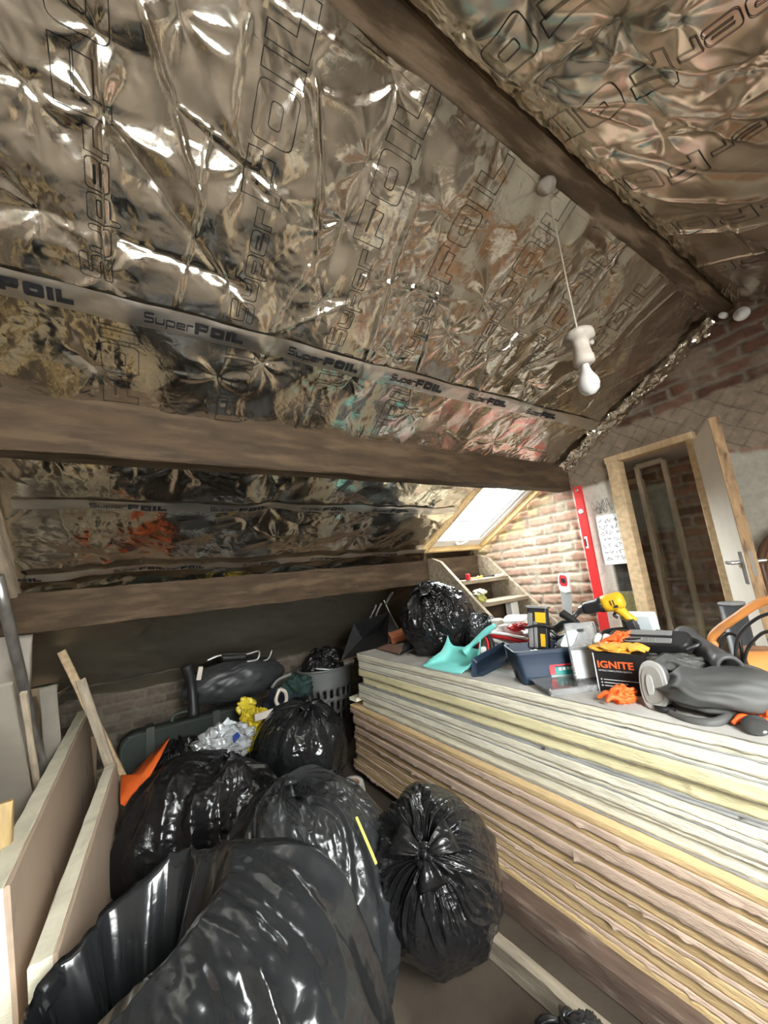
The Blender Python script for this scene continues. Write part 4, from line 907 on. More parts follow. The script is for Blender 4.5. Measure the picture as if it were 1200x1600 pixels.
# ------------------------------------------------------------------ tools on the board stack (top at ZT)
T0 = ZT + .001
def Zr(a): return Matrix.Rotation(a, 4, 'Z')
def at_m(x, y, z, a=0): return Matrix.Translation((x, y, z)) @ Zr(a)
def solid(o, t, off=-1):
    m = o.modifiers.new('solid', 'SOLIDIFY'); m.thickness = t; m.offset = off; return o
def quad_sheet(name, pts, t, m, parent, smooth=False, bev=0):
    bm = new(); v = [bm.verts.new(p) for p in pts]
    for k in range(1, len(v) - 1): bm.faces.new((v[0], v[k], v[k+1]))
    bmesh.ops.dissolve_limit(bm, angle_limit=.02, verts=bm.verts, edges=bm.edges)
    o = bm_obj(name, bm, m, parent, smooth=smooth); solid(o, t, 0); return o
def crush(o_name, c, s, m, parent, seed, rot=0, amp=.35, fl=None, cr=.25, n=(72, 48)):
    """soft crumpled lump (glove, cloth, thin plastic): c centre, s half sizes"""
    ph = np.linspace(0, 2*PI, n[0], endpoint=False); th = np.linspace(.02, PI-.02, n[1]); PH, TH = np.meshgrid(ph, th, indexing='ij')
    x, y = np.cos(PH)*np.sin(TH), np.sin(PH)*np.sin(TH); z = np.cos(TH)
    r = 1 + amp * (gn(x*2+z, y*2-z, seed) + .7*(1 - 2*np.abs(gn(x*3.5 - z*2, y*3.5 + z*2, seed+2)))*.6) + cr * (crumple(x*1.5 + z, y*1.5 - z, seed+3, .5) - .5)
    P = np.stack([x*s[0], y*s[1], z*s[2]], -1) * r[..., None]; c_, s_ = math.cos(rot), math.sin(rot)
    P = np.stack([P[..., 0]*c_ - P[..., 1]*s_, P[..., 0]*s_ + P[..., 1]*c_, P[..., 2]], -1) + np.array(c)
    if fl is not None: P[..., 2] = np.maximum(P[..., 2], fl + .0005*np.sin(PH))
    return link(o_name, grid_mesh(o_name, P, closeu=True), m, parent)

# teal dustpan
M_TEAL = mat('teal_plastic', (.17, .56, .52), .38, var=.06, dirt=((.30, .56, .52), 8, .6))
dp = thing('dustpan', 'turquoise plastic dustpan lying at the edge of the board stack', 'dustpan')
A0, A1 = Vector((1.462, 1.955, T0)), Vector((1.470, 1.625, T0)); nx, ny = 25, 15; bm = new(); rows = []
for i in range(ny):
    v = i/(ny-1); row = []
    for j in range(nx):
        u = j/(nx-1)*2 - 1; w = .165 * (1 - .16*v**2); x = 1.466 + .215*v*(1 - .10*u*u); y = 1.79 - u*w - .02*v
        z = T0 + .002 + .004*v + .085 * max(0, (v - .70)/.30)**1.6 + .060*abs(u)**12*min(1, v*1.3) + .006*abs(u)**5
        row.append(bm.verts.new((x, y, z)))
    rows.append(row)
for i in range(ny-1):
    for j in range(nx-1): bm.faces.new((rows[i][j], rows[i+1][j], rows[i+1][j+1], rows[i][j+1]))
solid(bm_obj('pan', bm, M_TEAL, dp), .004, 1)
bm = new(); tube(bm, [(1.655, 1.775, T0+.065), (1.70, 1.73, T0+.115), (1.745, 1.665, T0+.175), (1.775, 1.61, T0+.215)], .015, n=12, radii=[.026, .014, .017, .019, .012]); bm_obj('handle', bm, M_TEAL, dp)

# navy toolbox, open
M_NAVY = mat('navy_plastic', (.012, .026, .052), .42, var=.12, dirt=((.04, .055, .08), 9, .62))
tbm = frame((1.665, 1.225, T0), (.80, -.60, 0), (0, 0, 1)); tb = thing('toolbox', 'open navy blue plastic tool case with a red and white label on its side', 'toolbox')
def tub(bm, w0, l0, w1, l1, h, t, M, r=.02):
    o0 = rrect(l0, w0, r); o1 = rrect(l1, w1, r); i1 = rrect(l1-2*t, w1-2*t, r); i0 = rrect(l0-2*t, w0-2*t, r); k = len(o0)
    R = [[bm.verts.new(M @ Vector((p[0], p[1], z))) for p in q] for q, z in ((o0, 0), (o1, h), (i1, h), (i0, t))]
    for a in range(3):
        for j in range(k): bm.faces.new((R[a][j], R[a][(j+1) % k], R[a+1][(j+1) % k], R[a+1][j]))
    bm.faces.new(R[0][::-1]); bm.faces.new(R[3])
bm = new(); tub(bm, .17, .28, .20, .33, .15, .004, tbm); bm_obj('case_body', bm, M_NAVY, tb, smooth=False, bev=.0015)
bm = new()
for w_, l_ in ((.212, .342),):
    o1 = rrect(l_, w_, .024); i1 = rrect(l_-.016, w_-.016, .02); R = [[bm.verts.new(tbm @ Vector((p[0], p[1], z))) for p in q] for q, z in ((o1, .138), (o1, .153), (i1, .153), (i1, .138))]
    for a in range(4):
        for j in range(len(o1)): bm.faces.new((R[a][j], R[a][(j+1) % len(o1)], R[(a+1) % 4][(j+1) % len(o1)], R[(a+1) % 4][j]))
bm_obj('rim', bm, M_NAVY, tb, smooth=False)
bm = new(); box(bm, (0, .0, .075), (.30, .004, .12), M=tbm); box(bm, (.06, -.045, .075), (.004, .09, .12), M=tbm); bm_obj('divider', bm, M_NAVY, tb, smooth=False)
crush('paper_scrap', tbm @ Vector((-.06, -.05, .12)), (.02, .02, .02), M_WHITEW, tb, 5, amp=.8)
bm = new(); box(bm, (.07, -.0925, .055), (.17, .002, .04), rot=Matrix.Rotation(-.10, 3, 'X'), M=tbm); lb = bm_obj('label', bm, mat('label_green', (.02, .22, .20), .5), tb, smooth=False)
bm = new(); box(bm, (-.005, -.0938, .058), (.025, .002, .036), rot=Matrix.Rotation(-.10, 3, 'X'), M=tbm); box(bm, (.07, -.0952, .079), (.17, .0015, .006), M=tbm); bm_obj('label_red', bm, mat('label_red', (.65, .03, .04), .5), lb, smooth=False)
bm = new(); box(bm, (.07, -.0915, .030), (.17, .0015, .008), M=tbm)
for k in range(7): box(bm, (.03 + k*.018, -.0945, .062), (.012, .0015, .012), rot=Matrix.Rotation(-.10, 3, 'X'), M=tbm)
bm_obj('label_lettering', bm, M_WHITEW, lb, smooth=False)
ld = thing('case_cover', 'loose navy cover leaning against the left end of the open tool case', 'lid')
M = frame((1.585, 1.50, T0+.052), (.55, -.80, .22), (-.62, .12, .82)); bm = new(); tub(bm, .13, .20, .15, .22, .03, .004, M, .015); bm_obj('lid_shell', bm, M_NAVY, ld, smooth=False, bev=.001)

# red and white cordless sweeper head
M_RED = mat('red_plastic', (.55, .025, .03), .35, var=.08); M_BLK = mat('black_plastic', (.018, .018, .02), .45, var=.2); M_GRYP = mat('grey_plastic', (.20, .20, .20), .5, var=.12)
M_CLEARP = clear('clear_plastic', (.84, .87, .88), .10, .12, .22); M_CREAMP = mat('cream_plastic', (.66, .60, .52), .4, var=.06)
rt_ = thing('round_sweeper', 'red rimmed round sweeper with white tube, between dustpan and tool case', 'sweeper')
M = frame((1.745, 1.685, T0+.082), (0, 0, 1), (-.72, .30, .12))
bm = new(); lathe(bm, [(.070, -.03), (.082, -.02), (.082, .0), (.072, .004), (.072, -.018)], 36, M, closed=True); bm_obj('black_ring', bm, M_BLK, rt_)
bm = new(); lathe(bm, [(.058, .0), (.072, .002), (.073, .014), (.060, .016)], 36, M, closed=True); bm_obj('red_rim', bm, M_RED, rt_)
bm = new(); lathe(bm, [(0, -.02), (.060, -.01), (.060, 0), (0, .002)], 36, M); bm_obj('disc', bm, M_CREAMP, rt_)
bm = new(); cyl(bm, M @ Vector((0, 0, 0)), M @ Vector((-.012, -.06, .05)), .020, .024, 20); bm_obj('white_tube', bm, M_WHITEW, rt_)
bm = new(); tube(bm, [(1.79, 1.66, T0+.155), (1.80, 1.54, T0+.145), (1.80, 1.40, T0+.13)], .020, n=10); bm_obj('red_handle', bm, M_RED, rt_)
bm = new(); tube(bm, [(1.765, 1.68, T0+.172), (1.78, 1.55, T0+.165), (1.78, 1.41, T0+.152)], .008, n=8); bm_obj('white_trim', bm, M_WHITEW, rt_)
crush('plastic_bag', (1.90, 1.60, T0+.09), (.09, .17, .09), mat('white_bag', (.62, .62, .60), .35, var=.06), None, 61, .3, fl=T0)
tag(bpy.data.objects['plastic_bag'], 'white crumpled plastic bag behind the red sweeper', 'plastic bag')
crush('red_cloth', (1.84, 1.50, T0+.20), (.03, .05, .02), M_RED, None, 63, 1.0); tag(bpy.data.objects['red_cloth'], 'small red cloth scrap on the white bag', 'cloth')
tu = thing('plastic_tub', 'small cream plastic tub with lid standing at the foot of the steps', 'tub')
bm = new(); lathe(bm, [(0, 0), (.034, 0), (.040, .09), (0, .09)], 24, Matrix.Translation((2.01, 1.80, T0+.10))); bm_obj('tub_body', bm, M_CREAMP, tu)
bm = new(); lathe(bm, [(0, .09), (.044, .09), (.045, .105), (.030, .112), (0, .112)], 24, Matrix.Translation((2.01, 1.80, T0+.10))); bm_obj('tub_lid', bm, M_CREAMP, tu)
bx_ = thing('cardboard_box', 'low brown cardboard box under the cream tub and white meter', 'box')
bm = new(); box(bm, (1.975, 1.68, T0+.049), (.15, .36, .098)); bm_obj('box_body', bm, mat('cardboard', (.34, .24, .15), .8, bump=.1), bx_, smooth=False, bev=.002)
ph_ = thing('handheld_meter', 'white handheld meter with small dark screen lying behind the round sweeper', 'meter')
M = frame((1.955, 1.60, T0+.215), (.1, -1, 0), (-.45, 0, .9)); bm = new(); prism(bm, rrect(.16, .07, .02), .02, M); bm_obj('meter_body', bm, M_WHITEW, ph_, bev=.003)
bm = new(); prism(bm, rrect(.05, .035, .004), .002, M @ Matrix.Translation((.01, 0, .02))); bm_obj('screen', bm, mat('screen_dark', (.02, .09, .09), .15), ph_, smooth=False)
# grey and yellow blade pack / drill battery charger standing upright
bp = thing('bit_case', 'upright black and grey tool case with yellow label and strap, standing in the navy case', 'tool case')
M = frame((1.735, 1.285, T0+.22), (.35, -.9, -.05), (.12, -.05, 1)); bm = new(); box(bm, (0, 0, 0), (.095, .06, .20), M=M); bm_obj('case_shell', bm, M_BLK, bp, smooth=False, bev=.006)
bm = new(); box(bm, (-.032, -.031, -.01), (.022, .008, .17), M=M); box(bm, (-.008, -.031, -.03), (.016, .008, .13), M=M); bm_obj('grey_rails', bm, M_GRYP, bp, smooth=False, bev=.003)
bm = new(); box(bm, (.018, -.0315, .055), (.05, .002, .05), M=M); box(bm, (.026, -.0315, -.055), (.022, .002, .06), M=M); bm_obj('yellow_label', bm, mat('tool_yellow', (.78, .46, .02), .45, var=.06), bp, smooth=False)
bm = new(); prism(bm, rrect(.11, .075, .012), .01, M @ Matrix.Translation((0, 0, .10))); bm_obj('case_lid', bm, M_GRYP, bp, bev=.002)
bm = new(); tube(bm, [M @ Vector(p) for p in ((-.055, -.036, .0), (-.02, -.042, .01), (.03, -.04, .02), (.06, -.03, .01), (.06, .03, .0), (-.055, .035, 0))], .007, n=8, smooth=5); bm_obj('strap', bm, M_BLK, bp)
# coils of black cable
def coil(name, label, c, r0, n, m, seed, rad=.006, ax=(0, 0, 1), flat=.8, par=None, spread=.02):
    rr_ = random.Random(seed); M = frame(c, (1, .2, 0), ax); pts = []
    for k in range(n * 10):
        a = 2*PI*k/10; r = r0 * (1 + .12*rr_.uniform(-1, 1)); pts.append(M @ Vector((r*math.cos(a), r*flat*math.sin(a), spread * (k/(n*10)) + rr_.uniform(-.004, .004))))
    bm = new(); tube(bm, pts, rad, n=8, smooth=4); o = bm_obj(name, bm, m, par)
    if par is None: tag(o, label, 'cable')
    return o
M_RUB = mat('black_rubber', (.014, .014, .014), .38, var=.2, dirt=((.07, .06, .05), 14, .62))
coil('power_cable', 'coil of black power cable behind the tool case below the saw', (1.90, 1.25, T0+.155), .085, 4, M_RUB, 3, .008, (-.3, -.2, 1), .7, spread=.05)
coil('power_cable', 'looped black flex lying nearest the wall under the saw blade', (1.97, 1.33, T0+.05), .08, 3, M_RUB, 7, .007, (0, 0, 1), .9, spread=.04)
ch = thing('battery_charger', 'round ribbed black tool base with metal plate, beside the clear organiser lid', 'power tool')
M = frame((1.80, 1.155, T0+.145), (1, 0, 0), (-.55, .1, .8)); bm = new(); lathe(bm, [(0, -.03), (.075, -.03), (.08, -.015), (.08, .012), (.07, .02), (0, .022)], 40, M); bm_obj('base', bm, M_BLK, ch)
bm = new()
for k in range(22): box(bm, (.081*math.cos(k*2*PI/22), .081*math.sin(k*2*PI/22), -.002), (.010, .010, .03), rot=Matrix.Rotation(k*2*PI/22, 3, 'Z'), M=M)
bm_obj('ribs', bm, M_BLK, ch, smooth=False)
bm = new(); prism(bm, rrect(.11, .07, .02), .006, M @ Matrix.Translation((0, 0, .022))); bm_obj('metal_plate', bm, M_STEEL, ch, bev=.002)
ch.name = 'sander_base'
bm = new(); box(bm, (1.83, 1.13, T0+.05), (.12, .14, .10)); tag(bm_obj('black_case', bm, M_BLK, smooth=False, bev=.008), 'squat black case propping up the ribbed tool base', 'case')

# clear organiser: tray and raised lid
og = thing('organiser_case', 'clear plastic fastener organiser open with lid standing up, beside the navy case', 'organiser')
om = frame((1.575, 1.075, T0), (.86, -.50, 0), (0, 0, 1))
bm = new(); tub(bm, .15, .22, .16, .23, .028, .0025, om, .008); bm_obj('tray', bm, M_CLEARP, og, smooth=False)
for k in range(5):
    bm = new(); box(bm, (-.08 + k*.04, 0, .014), (.002, .145, .022), M=om); bm_obj('divider', bm, M_CLEARP, og, smooth=False)
for x_, y_, sx, sy, mm in ((-.02, .04, .07, .035, M_GRYP), (.06, -.035, .05, .02, M_WHITEW), (.035, -.035, .012, .02, M_BLK), (.085, .03, .03, .05, M_STEEL)):
    bm = new(); box(bm, (x_, y_, .010), (sx, sy, .012), M=om); bm_obj('insert', bm, mm, og, smooth=False, bev=.002)
bm = new(); prism(bm, rrect(.25, .175, .014), .004, om @ Matrix.Translation((0, 0, .029))); bm_obj('rim_plate', bm, clear('clear_plastic_thin', (.93, .94, .94), .05, .1, .05), og, smooth=False, bev=.001)
M = frame(Vector((1.68, 1.03, T0+.145)), (.86, -.50, -.04), (-.48, -.86, .15)); bm = new(); prism(bm, rrect(.14, .235, .016), .003, M)
for p, q, a, b in ((0, .117, .135, .004), (0, -.117, .135, .004), (.068, 0, .004, .23), (-.068, 0, .004, .23)): box(bm, (p, q, .008), (a, b, .014), M=M)
lid_ = bm_obj('lid', bm, M_CLEARP, og, smooth=False)
bm = new(); prism(bm, rrect(.13, .115, .01), .0015, M @ Matrix.Translation((0, -.055, .0045))); bm_obj('white_insert', bm, mat('white_card', (.62, .64, .66), .5, var=.03), lid_, smooth=False)
bm = new(); prism(bm, rrect(.03, .012, .005), .006, M @ Matrix.Translation((0, .085, .003))); bm_obj('hang_slot', bm, M_INK, lid_, smooth=False)

# black glove box with lettering
gb = thing('glove_box', 'black cardboard box printed IGNITE in orange, orange gloves spilling from its top', 'box')
p0 = Vector((1.613, .955, T0)); p1 = Vector((1.650, .775, T0)); u = (p1 - p0).normalized(); n_ = Vector((u.y, -u.x, 0)); n_ = n_ if n_.x < 0 else -n_; bw = (p1-p0).length
GM = Matrix((u, -n_, Vector((0, 0, 1)))).transposed().to_4x4(); GM.translation = p0
bm = new(); box(bm, (bw/2, .065, .078), (bw, .13, .156), M=GM); bm_obj('carton', bm, mat('black_card', (.012, .012, .013), .45, var=.1), gb, smooth=False, bev=.0015)
fo = lambda x, z: GM @ Vector((x, -.0012, z)); ud = tuple(u)
text_part('brand_lettering', [('IGNITE', .038, .012, 0, 1.12, .028)], flat_map(fo(0, .098), ud, (0, 0, 1)), mat('orange_print', (.85, .14, .04), .5, var=.02), gb)
text_part('small_print', [('NITRILE DEMOLITION GLOVES', .0085, .014, 0, 1.05, .01)], flat_map(fo(0, .084), ud, (0, 0, 1)), M_WHITEW, gb)
bm = new()
for k, w_ in enumerate((.13, .085, .10)): box(bm, (.028 + w_/2, -.0013, .052 - k*.012), (w_, .0012, .0028), M=GM)
bm_obj('print_lines', bm, M_WHITEW, gb, smooth=False)
bm = new(); box(bm, (.003, -.0012, .078), (.004, .0012, .154), M=GM); bm_obj('white_edge', bm, M_WHITEW, gb, smooth=False)
bm = new()
for k in range(3): box(bm, (.019, -.0013, .052 - k*.012), (.005, .0012, .005), M=GM)
bm_obj('bullet_marks', bm, M_WHITEW, gb, smooth=False)
M_ORG = mat('orange_glove', (.90, .13, .02), .5, var=.12, bump=.3, bscale=90); M_ORY = mat('amber_glove', (.80, .38, .05), .5, var=.12, bump=.3, bscale=90)
def glove(label, c, s, rot, m, seed, fl):
    g = thing('rubber_glove', label, 'glove'); crush('palm', c, s, m, g, seed, rot, .35, fl, .4); rr_ = random.Random(seed); d = Vector((math.cos(rot), math.sin(rot), 0)); e = Vector((-d.y, d.x, 0)); c = Vector(c)
    for k in range(4):
        st_ = c + d*s[0]*.7 + e*s[1]*(-.75 + .5*k); en = st_ + d*(.045 + rr_.uniform(-.01, .02)) + e*rr_.uniform(-.015, .015) + Vector((0, 0, -min(.01, s[2]*.4)))
        md = (st_+en)/2 + Vector((0, 0, .010)); bm = new(); tube(bm, [st_, md, en], .009, n=8, radii=[.010, .009, .006]); bm_obj('finger', bm, m, g)
    return g
glove('amber glove lying on top of the black printed box', GM @ Vector((bw*.42, .05, .171)), (.085, .05, .016), math.atan2(u.y, u.x), M_ORY, 5, T0 + .157)
glove('bright orange glove bunched behind the amber one on the printed box', GM @ Vector((bw*.5, .135, .19)), (.04, .03, .028), 2.2, M_ORG, 9, T0 + .157)
glove('bright orange glove crumpled on the boards at the foot of the printed box', (1.545, .825, T0 + .026), (.042, .032, .03), 2.4, M_ORG, 12, T0)
glove('orange glove at the right edge beside the grey face mask', (1.61, .435, T0 + .02), (.05, .04, .03), 2.9, M_ORG, 15, T0)

# cordless drill
dr_ = thing('cordless_drill', 'yellow and black cordless drill lying on coiled hose', 'drill'); M_DY = mat('drill_yellow', (.78, .45, .02), .4, var=.05)
D0 = A(905, 953, x=1.84); D1 = A(968, 938, x=1.90); ax = (D1 - D0).normalized(); dm = frame(D0, (0, 0, -1), ax); L_ = (D1-D0).length
bm = new(); lathe(bm, [(.006, 0), (.014, .0), (.016, .012), (.022, .022), (.022, .028), (.0, .028)], 24, dm); bm_obj('chuck_nose', bm, M_STEEL, dr_)
bm = new(); lathe(bm, [(0, .02), (.024, .02), (.029, .035), (.030, .085), (.034, .095), (.034, .115), (0, .115)], 28, dm); bm_obj('chuck', bm, M_BLK, dr_)
bm = new()
for k in range(16): box(bm, (.0335*math.cos(k*PI/8), .0335*math.sin(k*PI/8), .105), (.005, .006, .018), rot=Matrix.Rotation(k*PI/8, 3, 'Z'), M=dm)
bm_obj('clutch_ribs', bm, M_BLK, dr_, smooth=False)
bm = new(); lathe(bm, [(0, .112), (.038, .112), (.040, .13), (.041, .18), (.037, .195), (.024, .203), (0, .205)], 32, dm); bm_obj('motor_housing', bm, M_DY, dr_)
bm = new(); 
for k in range(4): box(bm, (-.0, -.0395 if k % 2 else .0395, .150 + .012*(k//2)), (.024, .006, .005), M=dm)
box(bm, (.02, -.036, .165), (.012, .008, .018), M=dm); bm_obj('vents', bm, M_BLK, dr_, smooth=False)
gp0 = dm @ Vector((.03, 0, .165)); gp1 = dm @ Vector((.105, .01, .20)); bm = new(); tube(bm, [gp0, (gp0+gp1)/2, gp1], .02, n=14, radii=[.026, .018, .022]); bm_obj('grip', bm, M_DY, dr_)
bm = new(); tube(bm, [dm @ Vector((.05, .012, .145)), dm @ Vector((.06, .012, .135)), dm @ Vector((.075, .012, .145))], .007, n=8); bm_obj('trigger', bm, M_BLK, dr_)
bm = new(); box(bm, dm @ Vector((.125, .01, .19)), (.07, .11, .04), rot=dm.to_3x3()); bm_obj('battery', bm, M_BLK, dr_, smooth=False, bev=.006)
bm = new(); tube(bm, [A(878, 958, x=1.80), A(893, 968, x=1.80), A(912, 985, x=1.80)], .02, n=12, radii=[.022, .019, .020]); cyl(bm, A(893, 968, x=1.80), A(905, 955, x=1.84), .012)
bm_obj('side_handle', bm, M_BLK, dr_)

# handsaw leaning on the gable
sw = thing('handsaw', 'handsaw with red and white handle standing against the brick gable, blade down', 'saw')
H0 = Vector((2.655, 1.672, 1.375)); H1 = Vector((2.46, 1.78, .98)); dv = (H1 - H0).normalized(); SM = frame(H0, dv, (-.90, -.05, -.42)); q = frame(H0, dv, (-1, .3, .0))
bm = new(); prism(bm, [(.085, -.058), (.085, .058), (.50, .018), (.50, -.038)], .0014, q); bm_obj('blade', bm, mat('saw_steel', (.70, .72, .74), .3, .7, var=.08), sw, smooth=False)
bm = new(); o1 = [(-.02, -.04), (.0, -.058), (.06, -.062), (.105, -.056), (.125, .0), (.105, .056), (.06, .05), (.0, .045), (-.02, .02)]; prism(bm, o1, .018, q @ Matrix.Translation((0, 0, -.009))); bm_obj('handle_shell', bm, M_WHITEW, sw, bev=.005)
bm = new(); prism(bm, [(-.012, -.034), (.012, -.048), (.055, -.05), (.075, -.03), (.072, .03), (.04, .038), (.0, .034), (-.012, .015)], .023, q @ Matrix.Translation((0, 0, -.0115))); bm_obj('red_grip', bm, M_RED, sw, bev=.005)
bm = new(); prism(bm, [(.012, -.024), (.045, -.028), (.052, .0), (.045, .022), (.014, .018)], .026, q @ Matrix.Translation((0, 0, -.013))); bm_obj('grip_hole', bm, M_INK, sw, smooth=False)
bm = new(); tube(bm, [(2.465, 1.78, 0), (2.465, 1.78, .50), (2.465, 1.78, .985)], .02, n=10, smooth=2); tag(bm_obj('timber_post', bm, M_GREYWOOD), 'grey pole standing on the floor behind the stack, carrying the saw tip', 'pole')

# copper-banded hose coil with grey case on top
hc = thing('hose_coil', 'coil of black hose with copper brown bands behind the printed box', 'hose')
for k, (zz_, m_) in enumerate(((.045, M_RUB), (.070, mat('copper_band', (.42, .20, .09), .4, var=.15)), (.095, M_RUB), (.118, MATS['copper_band']), (.142, M_RUB), (.166, M_RUB), (.188, M_RUB))):
    pts = [(1.84 + .12*math.cos(a) + .004*k, .93 + .16*math.sin(a) - .01*k, T0 + zz_ + .006*math.sin(2*a + k)) for a in np.linspace(0, 2*PI, 17)]
    bm = new(); tube(bm, pts, .0125, n=10, smooth=4); bm_obj('hose_turn', bm, m_, hc)
bm = new()
for x_, y_ in ((1.73, .95), (1.735, .99)): cyl(bm, (x_-.014, y_, T0+.17), (x_+.02, y_, T0+.20), .016, n=12)
bm_obj('white_clip', bm, M_WHITEW, hc)
bm = new(); box(bm, (1.84, .93, T0+.02), (.20, .26, .04)); bm_obj('hose_base', bm, M_BLK, hc, smooth=False, bev=.01)
pt = thing('multi_tool_case', 'low black power tool with pale grey panels lying across the hose behind the gloves', 'power tool')
M = frame((1.775, .80, T0+.185), (.03, -1, .02), (-.55, 0, .83)); bm = new(); prism(bm, rrect(.30, .085, .03, 6), .05, M @ Matrix.Translation((0, 0, -.025))); bm_obj('tool_body', bm, M_BLK, pt, bev=.008)
for y_ in (.022, -.020):
    bm = new(); prism(bm, rrect(.17 if y_ < 0 else .16, .026, .005), .004, M @ Matrix.Translation((.01, y_, .025))); bm_obj('grey_panel', bm, M_GRYP, pt, smooth=False, bev=.001)
bm = new()
for k in range(5): box(bm, (-.01 + k*.012, -.020, .030), (.005, .018, .003), M=M)
bm_obj('panel_ribs', bm, M_GRYP, pt, smooth=False)
bm = new(); tube(bm, [M @ Vector(p) for p in ((.13, .03, 0), (.17, 0, .0), (.13, -.035, .0))], .010, n=8); bm_obj('end_loop', bm, M_RUB, pt)
wb_ = thing('carton', 'white carton with black print behind the drill', 'carton')
M = frame((1.985, .915, T0+.225), (.0, -1, .0), (-.2, 0, 1)); bm = new(); box(bm, (0, 0, .0), (.13, .07, .085), M=M); bm_obj('carton_body', bm, mat('white_card2', (.68, .74, .78), .5, var=.03), wb_, smooth=False, bev=.004)
rr_ = random.Random(3); ribbon_marks('print_marks', [[(rr_.uniform(-.06, 0.01), rr_.uniform(-.03, .03)) for _ in range(4)] for k in range(6)], flat_map(M @ Vector((0, -.036, 0)), M.to_3x3() @ Vector((1, 0, 0)), M.to_3x3() @ Vector((0, 0, 1))), wb_, .006)
bm = new(); box(bm, (1.99, .92, T0+.09), (.13, .20, .18)); tag(bm_obj('dark_crate', bm, M_BLK, smooth=False, bev=.006), 'dark crate at the wall side of the stack under the white carton', 'crate')

# respirator: filter cartridge and face piece
fm = thing('face_mask', 'large dusty grey rubber full face mask lying at the near corner of the board stack', 'respirator')
M_MASK = mat('grey_rubber', (.075, .075, .072), .58, var=.15, vscale=6, bump=.12, bscale=30, dirt=((.125, .123, .115), 5, .55)); M_FILT = mat('filter_grey', (.40, .39, .37), .45, var=.06)
nu, nv = 72, 48; ph = np.linspace(0, 2*PI, nu, endpoint=False); th = np.linspace(.02, PI-.02, nv); PH, TH = np.meshgrid(ph, th, indexing='ij')
x, y, z = np.cos(PH)*np.sin(TH), np.sin(PH)*np.sin(TH), np.cos(TH)
r = 1 + .07*gn(x*1.5+z, y*1.5, 77) + .06 * (1 - 2*np.abs(gn(x*1.6+z*1.4, y*2-z, 79))) - .10*np.exp(-((z+.45)/.10)**2)
P = np.stack([x*.125*(1 + .25*y), y*.19, np.maximum(z, -.9)*.070*(1 - .35*y)], -1) * r[..., None]
P[..., 2] += .018*np.exp(-((P[..., 1]-.10)/.03)**2) * (z > 0)
c_, s_ = math.cos(.22), math.sin(.22); P = np.stack([P[..., 0]*c_ - P[..., 1]*s_, P[..., 0]*s_ + P[..., 1]*c_, P[..., 2]], -1) + np.array((1.645, .545, T0+.066)); P[..., 2] = np.maximum(P[..., 2], T0)
link('face_piece', grid_mesh('face_piece', P, closeu=True), M_MASK, fm)
def loop_tube(name, pts, r, m, par, n=10, radii=None):
    bm = new(); tube(bm, pts, r, n=n, radii=radii); return bm_obj(name, bm, m, par)
loop_tube('seal_lip', [A(1045, 1112, z=.955), A(1075, 1125, z=.95), A(1110, 1130, z=.952), A(1140, 1118, z=.965), A(1162, 1092, z=.985), A(1188, 1078, z=1.0)], .010, M_MASK, fm, radii=[.008, .014, .014, .012, .008])
loop_tube('strap', [(1.60, .47, T0+.02), (1.55, .42, T0+.012), (1.50, .36, T0+.01), (1.49, .28, T0+.01)], .012, M_MASK, fm, radii=[.02, .014, .010, .010])
loop_tube('strap', [(1.70, .66, T0+.14), (1.78, .60, T0+.13), (1.80, .5, T0+.11), (1.78, .42, T0+.08)], .012, M_MASK, fm)
crush('hood_fold', (1.73, .70, T0+.12), (.075, .085, .035), M_MASK, fm, 88, .4, .25, None, .08)
bm = new(); lathe(bm, [(0, 0), (.026, .001), (.032, .008), (.034, .012), (.030, .018), (0, .02)], 32, frame((1.52, .445, T0+.012), (1, 0, 0), (-.5, -.1, .85))); bm_obj('valve', bm, mat('dark_lens', (.05, .05, .05), .1, coat=.5), fm)
FM = frame((1.555, .715, T0+.078), (-.02, -.96, .10), (-.97, .05, .20))
out = [(-.040, -.066), (-.016, -.078), (.026, -.066), (.044, -.03), (.046, .035), (.036, .068), (.002, .082), (-.032, .062), (-.046, .0)]
def soft(P, n=2):
    for _ in range(n):
        Q = []
        for i in range(len(P)):
            a, b = P[i], P[(i+1) % len(P)]; Q += [(a[0]*.75 + b[0]*.25, a[1]*.75 + b[1]*.25), (a[0]*.25 + b[0]*.75, a[1]*.25 + b[1]*.75)]
        P = Q
    return P
ft = soft(out); fc = lambda k: [(p[0]*k, p[1]*k) for p in ft]
bm = new(); prism(bm, fc(1.0), .034, FM @ Matrix.Translation((0, 0, -.034))); fbd = bm_obj('filter_cartridge', bm, mat('cartridge_side', (.14, .14, .14), .45), fm, bev=.003)
bm = new(); prism(bm, fc(1.06), .012, FM @ Matrix.Translation((0, 0, -.004))); bm_obj('filter_rim', bm, M_FILT, fbd, bev=.004)
bm = new(); prism(bm, fc(.82), .004, FM @ Matrix.Translation((0, 0, .0075))); bm_obj('filter_face', bm, mat('filter_face', (.29, .275, .25), .5), fbd, bev=.002)
bm = new(); prism(bm, [(p[0]*.28 - .006, p[1]*.45) for p in ft], .005, FM @ Matrix.Translation((0, 0, .011))); bm_obj('filter_boss', bm, M_FILT, fbd, bev=.002)
bm = new(); lathe(bm, [(0, 0), (.03, .0), (.032, .014), (0, .016)], 24, frame((1.545, .69, T0+.002), (1, 0, 0), (0, 0, 1))); bm_obj('inhale_port', bm, M_BLK, fm)

